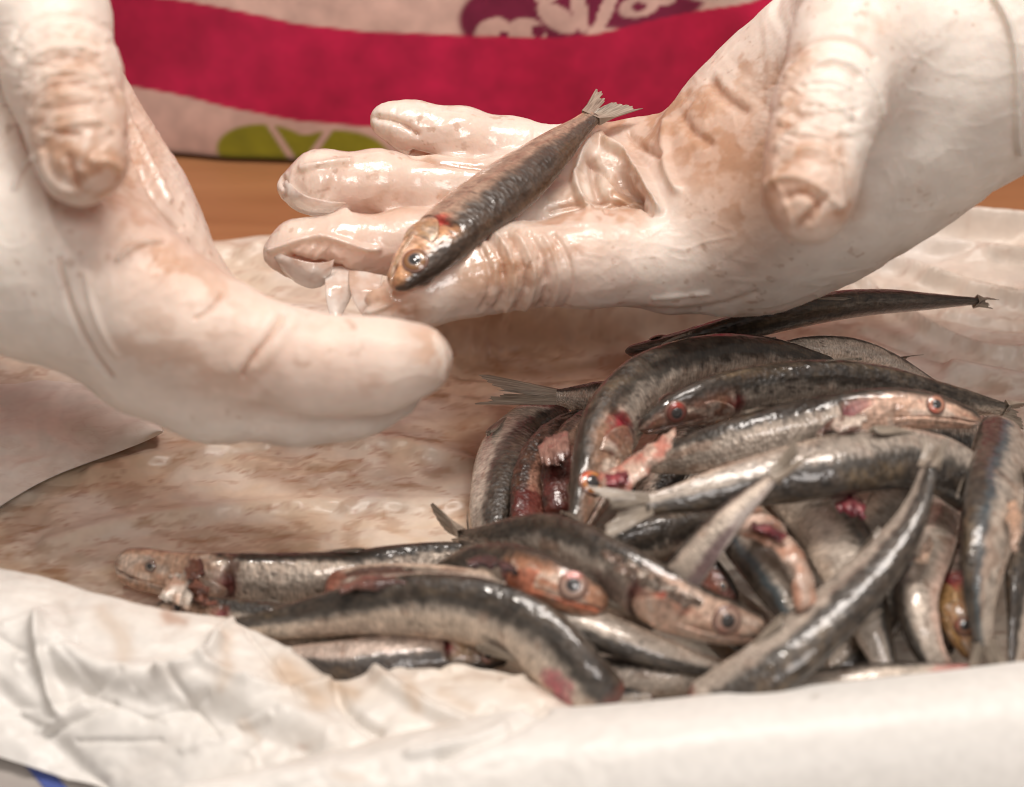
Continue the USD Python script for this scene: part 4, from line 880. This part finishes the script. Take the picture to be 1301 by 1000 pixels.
L_strokes += [([(55, 195), (68, 228), (92, 242)], 5, 0.001), ([(88, 200), (94, 222), (100, 240)], 6, -0.0009), ([(118, 205), (136, 206), (148, 214)], 6, 0.0012), ([(58, 175), (90, 160), (120, 158)], 5, 0.001), ([(60, 168), (100, 172)], 4, -.0008),
              ([(282, 372), (268, 392), (248, 405)], 3, -0.0006), ([(358, 402), (340, 432), (316, 462), (308, 476)], 3, -0.0009), ([(374, 404), (352, 436), (328, 466)], 12, 0.0007), ([(345, 400), (328, 430), (300, 466)], 12, 0.0006), ([(150, 330), (180, 310), (205, 308)], 4, 0.0009),
              ([(18, 240), (25, 220), (42, 202)], 4, 0.0008), ([(75, 330), (95, 400), (120, 450), (140, 478)], 5, -0.0008), ([(110, 350), (125, 410), (150, 452)], 5, 0.0006), ([(552, 425), (563, 448), (563, 480)], 5, 0.0006), ([(150, 120), (180, 190), (215, 255)], 4, .0009), ([(160, 170), (200, 260), (228, 290)], 4, -.0007)]
glove(LG, 15, L_strokes,
      dirt=[([(90, 80), (70, 120)], 26, .4), ([(70, 180), (110, 215), (130, 225)], 28, .6), ([(140, 250), (190, 320), (270, 380)], 36, .35), ([(170, 440), (260, 470), (330, 490)], 26, .25), ([(150, 130), (180, 200)], 22, .35), ([(420, 480), (470, 490)], 16, .25), ([(540, 430), (560, 470)], 16, .35), ([(200, 330), (215, 345)], 12, .35)],
      wets=[(200, 250, 60, .5), (110, 170, 60, .35), (560, 450, 40, .5)],
      rough_regions=[(80, 90, 62, 0.0007, 9, 1.5), (100, 205, 36, 0.0007, 13, .6), (175, 200, 50, .0005, 14, .9), (200, 330, 50, .0003, 16, .7)],
      pinks=[(220, 340, 120, 70, .6), (420, 440, 150, 50, .55), (180, 190, 60, 120, .6), (90, 130, 70, 110, .35), (300, 470, 160, 60, .3)])

# loose latex that stands off the fingers and the palm of the second glove
def latex_sheet(a, da, b, db, bulge, seed, k=0.0):
    n, m = 40, 24
    A, B = smooth_poly(a, n), smooth_poly(b, n)
    t = np.linspace(0, 1, m)
    da, db = np.interp(np.linspace(0, 1, n), np.linspace(0, 1, len(da)), da), np.interp(np.linspace(0, 1, n), np.linspace(0, 1, len(db)), db)
    P = np.array([[dep(*(A[i] * (1 - x) + B[i] * x), da[i] * (1 - x) + db[i] * x - bulge * math.sin(math.pi * x)) for x in t] for i in range(n)]).reshape(-1, 3)
    F = tri(grid_faces(n, m)); N = vnormals(P, F)
    P = P + N * (0.0016 * (fbm(P * 140, 3, seed) - .5))[:, None]
    q = fbm(P * 150, 4, seed + 1)
    c = mixc(np.tile(CREAM, (len(P), 1)), PINKG, sstep(.4, .6, q) * .7); c = mixc(c, SOIL, sstep(.55, .7, q) * .5 + k * np.tile(t, n) * .3)
    Q = P - N * 0.00035
    K = len(P)
    ring = [i * m for i in range(n)] + [(n - 1) * m + j for j in range(1, m)] + [i * m + m - 1 for i in range(n - 2, -1, -1)] + [j for j in range(m - 2, -1, -1)]
    side = np.array([(ring[i], ring[i + 1], ring[i + 1] + K, ring[i] + K) for i in range(len(ring) - 1)])
    obj('loose_latex', np.vstack([P, Q]), np.vstack([F, F[:, ::-1] + K, tri(side)]), mat_glove, GLOVE_R, col=np.vstack([c, c]), met=np.full(2 * K, .8))
latex_sheet([(412, 340), (414, 372), (418, 396), (424, 411)], [.575, .568, .566, .565], [(442, 338), (448, 366), (440, 390), (428, 411)], [.575, .570, .568, .565], 0.001, 5, 1)
latex_sheet([(444, 344), (446, 372), (456, 394), (470, 410)], [.573, .566, .564, .563], [(486, 350), (484, 374), (482, 394), (474, 410)], [.570, .566, .565, .563], 0.001, 6, 1)
latex_sheet([(468, 372), (486, 392), (510, 406), (548, 412)], [.565, .560, .558, .560], [(520, 366), (530, 384), (545, 396), (552, 404)], [.565, .560, .558, .560], 0.001, 7, .5)
latex_sheet([(345, 334), (370, 352), (395, 364), (418, 352)], [.578, .574, .572, .574], [(352, 322), (378, 330), (402, 334), (424, 330)], [.574, .566, .566, .570], 0.002, 8, .3)
latex_sheet([(356, 236), (362, 256), (380, 268), (420, 272)], [.592, .588, .586, .588], [(366, 228), (384, 246), (408, 254), (440, 258)], [.588, .576, .574, .578], 0.002, 9, .2)

# the body under the clothes and gloves: one continuous surface
def seg(p, r, q, r2): return (np.array(p, float), r, np.array(q, float), r2)
wr, wl = dep(1400, 0, .56), dep(-170, 100, .55)
arms = [seg(wr, .028, (0.34, 0.16, 0.20), .042), seg((0.34, 0.16, 0.20), .042, (0.21, 0.36, 0.46), .05), seg(wl, .028, (-0.34, 0.16, 0.20), .042), seg((-0.34, 0.16, 0.20), .042, (-0.21, 0.36, 0.46), .05)]
torso = [seg((-0.09, 0.36, -0.10), .125, (-0.08, 0.35, 0.20), .12), seg((0.09, 0.36, -0.10), .125, (0.08, 0.35, 0.20), .12), seg((-0.08, 0.35, 0.2), .12, (-0.19, 0.36, 0.44), .07), seg((0.08, 0.35, 0.2), .12, (0.19, 0.36, 0.44), .07), seg((-0.17, .36, .45), .06, (.17, .36, .45), .06), seg((0, .36, .45), .06, (0, .35, .52), .05)]
handsb = []
for G in (RG, LG):
    for g in G[:6]:
        if g[0] is L_ring: continue
        handsb += [(p, max(r - .004, .0025), q, max(r2 - .004, .0025)) for p, r, q, r2 in g[0]]
V, F = sdf_mesh([(torso, .06, .03), (arms, .02, .02), (handsb, .004, .01)], 0.004)
V = taubin(V, F, 4)
obj('body', V, F, mat_skin, person)

# dress: hangs in front of the torso down to the table top
YC = 0.172
def cloth_xz(px, py):
    d = ray(px, py); t = (YC + 0.004 - CP[1]) / d[1]; p = CP + t * d; return p[0], p[2]
def cpoly(pts): return np.array([cloth_xz(*p) for p in pts])
xs = np.arange(-0.30, 0.3001, 0.0011); zs = np.concatenate([np.linspace(0.0, 0.085, 92), np.linspace(0.087, 0.42, 60)])
Xc, Zc = np.meshgrid(xs, zs, indexing='ij'); x, zc = Xc.ravel(), Zc.ravel()
fold = 0.006 * (fbm(np.column_stack([x * 18, zc * 5, x * 0]), 3, 8) - 0.5) + 0.003 * np.sin(x * 70 + 3 * fbm(np.column_stack([x * 9, zc * 9, 0 * x]), 2, 3) * 3) * (0.4 + zc * 4).clip(0, 1)
y = YC + 0.03 * sstep(0.0, 0.25, zc) + fold + 0.35 * x ** 2
y = np.where(zc > 0.25, y + (zc - 0.25) * 0.12, y)
top = cpoly([(60, -60), (110, -20), (190, 8), (320, 25), (480, 41), (600, 48), (700, 45), (760, 42), (850, 28), (960, 5), (1040, -25), (1200, -80)])
bot = cpoly([(0, 85), (100, 108), (150, 119), (250, 131), (380, 150), (480, 158), (620, 166), (760, 163), (860, 140), (950, 110), (1100, 60), (1200, 20)])
zt = np.interp(x, top[:, 0], top[:, 1]); zb = np.interp(x, bot[:, 0], bot[:, 1])
wob = 0.0006 * (fbm(np.column_stack([x * 90, zc * 90, 0 * x]), 2, 5) - 0.5)
PINKC = np.array([0.62, 0.42, 0.36]); MAG = np.array([0.42, 0.009, 0.055]); GREEN = np.array([0.26, 0.25, 0.012]); PURP = np.array([0.17, 0.012, 0.045])
c = np.tile(PINKC, (len(x), 1)) * (1 + 0.10 * (fbm(np.column_stack([x * 40, zc * 8, 0 * x]), 3, 6) - 0.5))[:, None]
def inside(poly):
    from matplotlib.path import Path
    return None
def ell(cx, cy, rx, ry, ang=0.0, soft=0.06):
    """mask of an ellipse given in photograph pixels, laid on the cloth"""
    x0, z0 = cloth_xz(cx, cy); x1, _ = cloth_xz(cx + rx, cy); _, z1 = cloth_xz(cx, cy - ry)
    a, b = abs(x1 - x0), abs(z1 - z0); ca, sa = math.cos(ang), math.sin(ang)
    dx, dz = x - x0, (zc - z0)
    r = np.hypot((dx * ca + dz * sa) / a, (-dx * sa + dz * ca) / b)
    return sstep(1 + soft, 1 - soft, r)
def line(p0, p1, w):
    a, b = cloth_xz(*p0), cloth_xz(*p1); ww = w * 0.66 / FPX
    return sstep(1.3, 0.7, seg_dist(x, zc, [a, b]) / ww)
# purple paisleys above the band, pale inside
pz = np.maximum(ell(665, 30, 82, 48), ell(800, 8, 95, 30)); pz = np.maximum(pz, ell(740, -8, 60, 40))
for e in [(625, 40, 24, 14, .5), (668, 42, 26, 20, 0), (708, 22, 30, 14, -.6), (735, 8, 10, 34, .2), (770, 16, 9, 30, -.4), (812, 14, 26, 13, .1), (845, 4, 16, 10, 0), (700, -8, 22, 10, .4)]:
    pz = pz * (1 - 0.9 * ell(*e))
for e in [(684, 38, 9, 8, 0), (640, 46, 7, 6, 0), (812, 14, 9, 5, 0)]: pz = np.maximum(pz, ell(*e))
c = mixc(c, PURP, pz)
c = mixc(c, [0.55, 0.42, 0.36], ell(925, -6, 70, 16) * .8)
# green leaves at the hem
gr = np.maximum(ell(338, 190, 62, 34), ell(432, 192, 62, 30)); gr = np.maximum(gr, ell(388, 180, 30, 12))
gr = gr * (1 - line((345, 158), (372, 198), 5)) * (1 - line((420, 160), (392, 200), 5))
c = mixc(c, GREEN, gr)
for (px, py, r) in [(640, 178, 20), (700, 172, 16), (800, 178, 26), (850, 165, 18), (760, 182, 14), (600, 182, 12)]: c = mixc(c, PURP, ell(px, py, r, r * .7) * (1 - ell(px + 4, py, r * .45, r * .35)))
band = sstep(-.0004, .0004, zt - zc + wob) * sstep(-.0004, .0004, zc - zb + wob)
mag = MAG * (0.72 + 0.65 * fbm(np.column_stack([x * 28, zc * 20, 0 * x]), 3, 12))[:, None] + np.array([0.05, 0.0, 0.0]) * sstep(-.05, .1, x)[:, None]
c = c * (1 - band[:, None]) + mag * band[:, None]
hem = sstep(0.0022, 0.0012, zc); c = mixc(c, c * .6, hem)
# a further band high up, out of sight, as the print repeats
b2 = sstep(0.150, 0.152, zc) * sstep(0.21, 0.208, zc); c = c * (1 - b2[:, None]) + MAG * b2[:, None]
P = np.column_stack([x, y, zc + 0.0005])
Pb = P + np.array([0, 0.0012, 0]); f = tri(grid_faces(len(xs), len(zs))); k = len(P)
nn_ = vnormals(P, f)
if nn_[:, 1].mean() > 0: f = f[:, ::-1]
obj('dress', np.vstack([P, Pb]), np.vstack([f, f[:, ::-1] + k]), mat_cloth, person, col=np.vstack([c, c]))
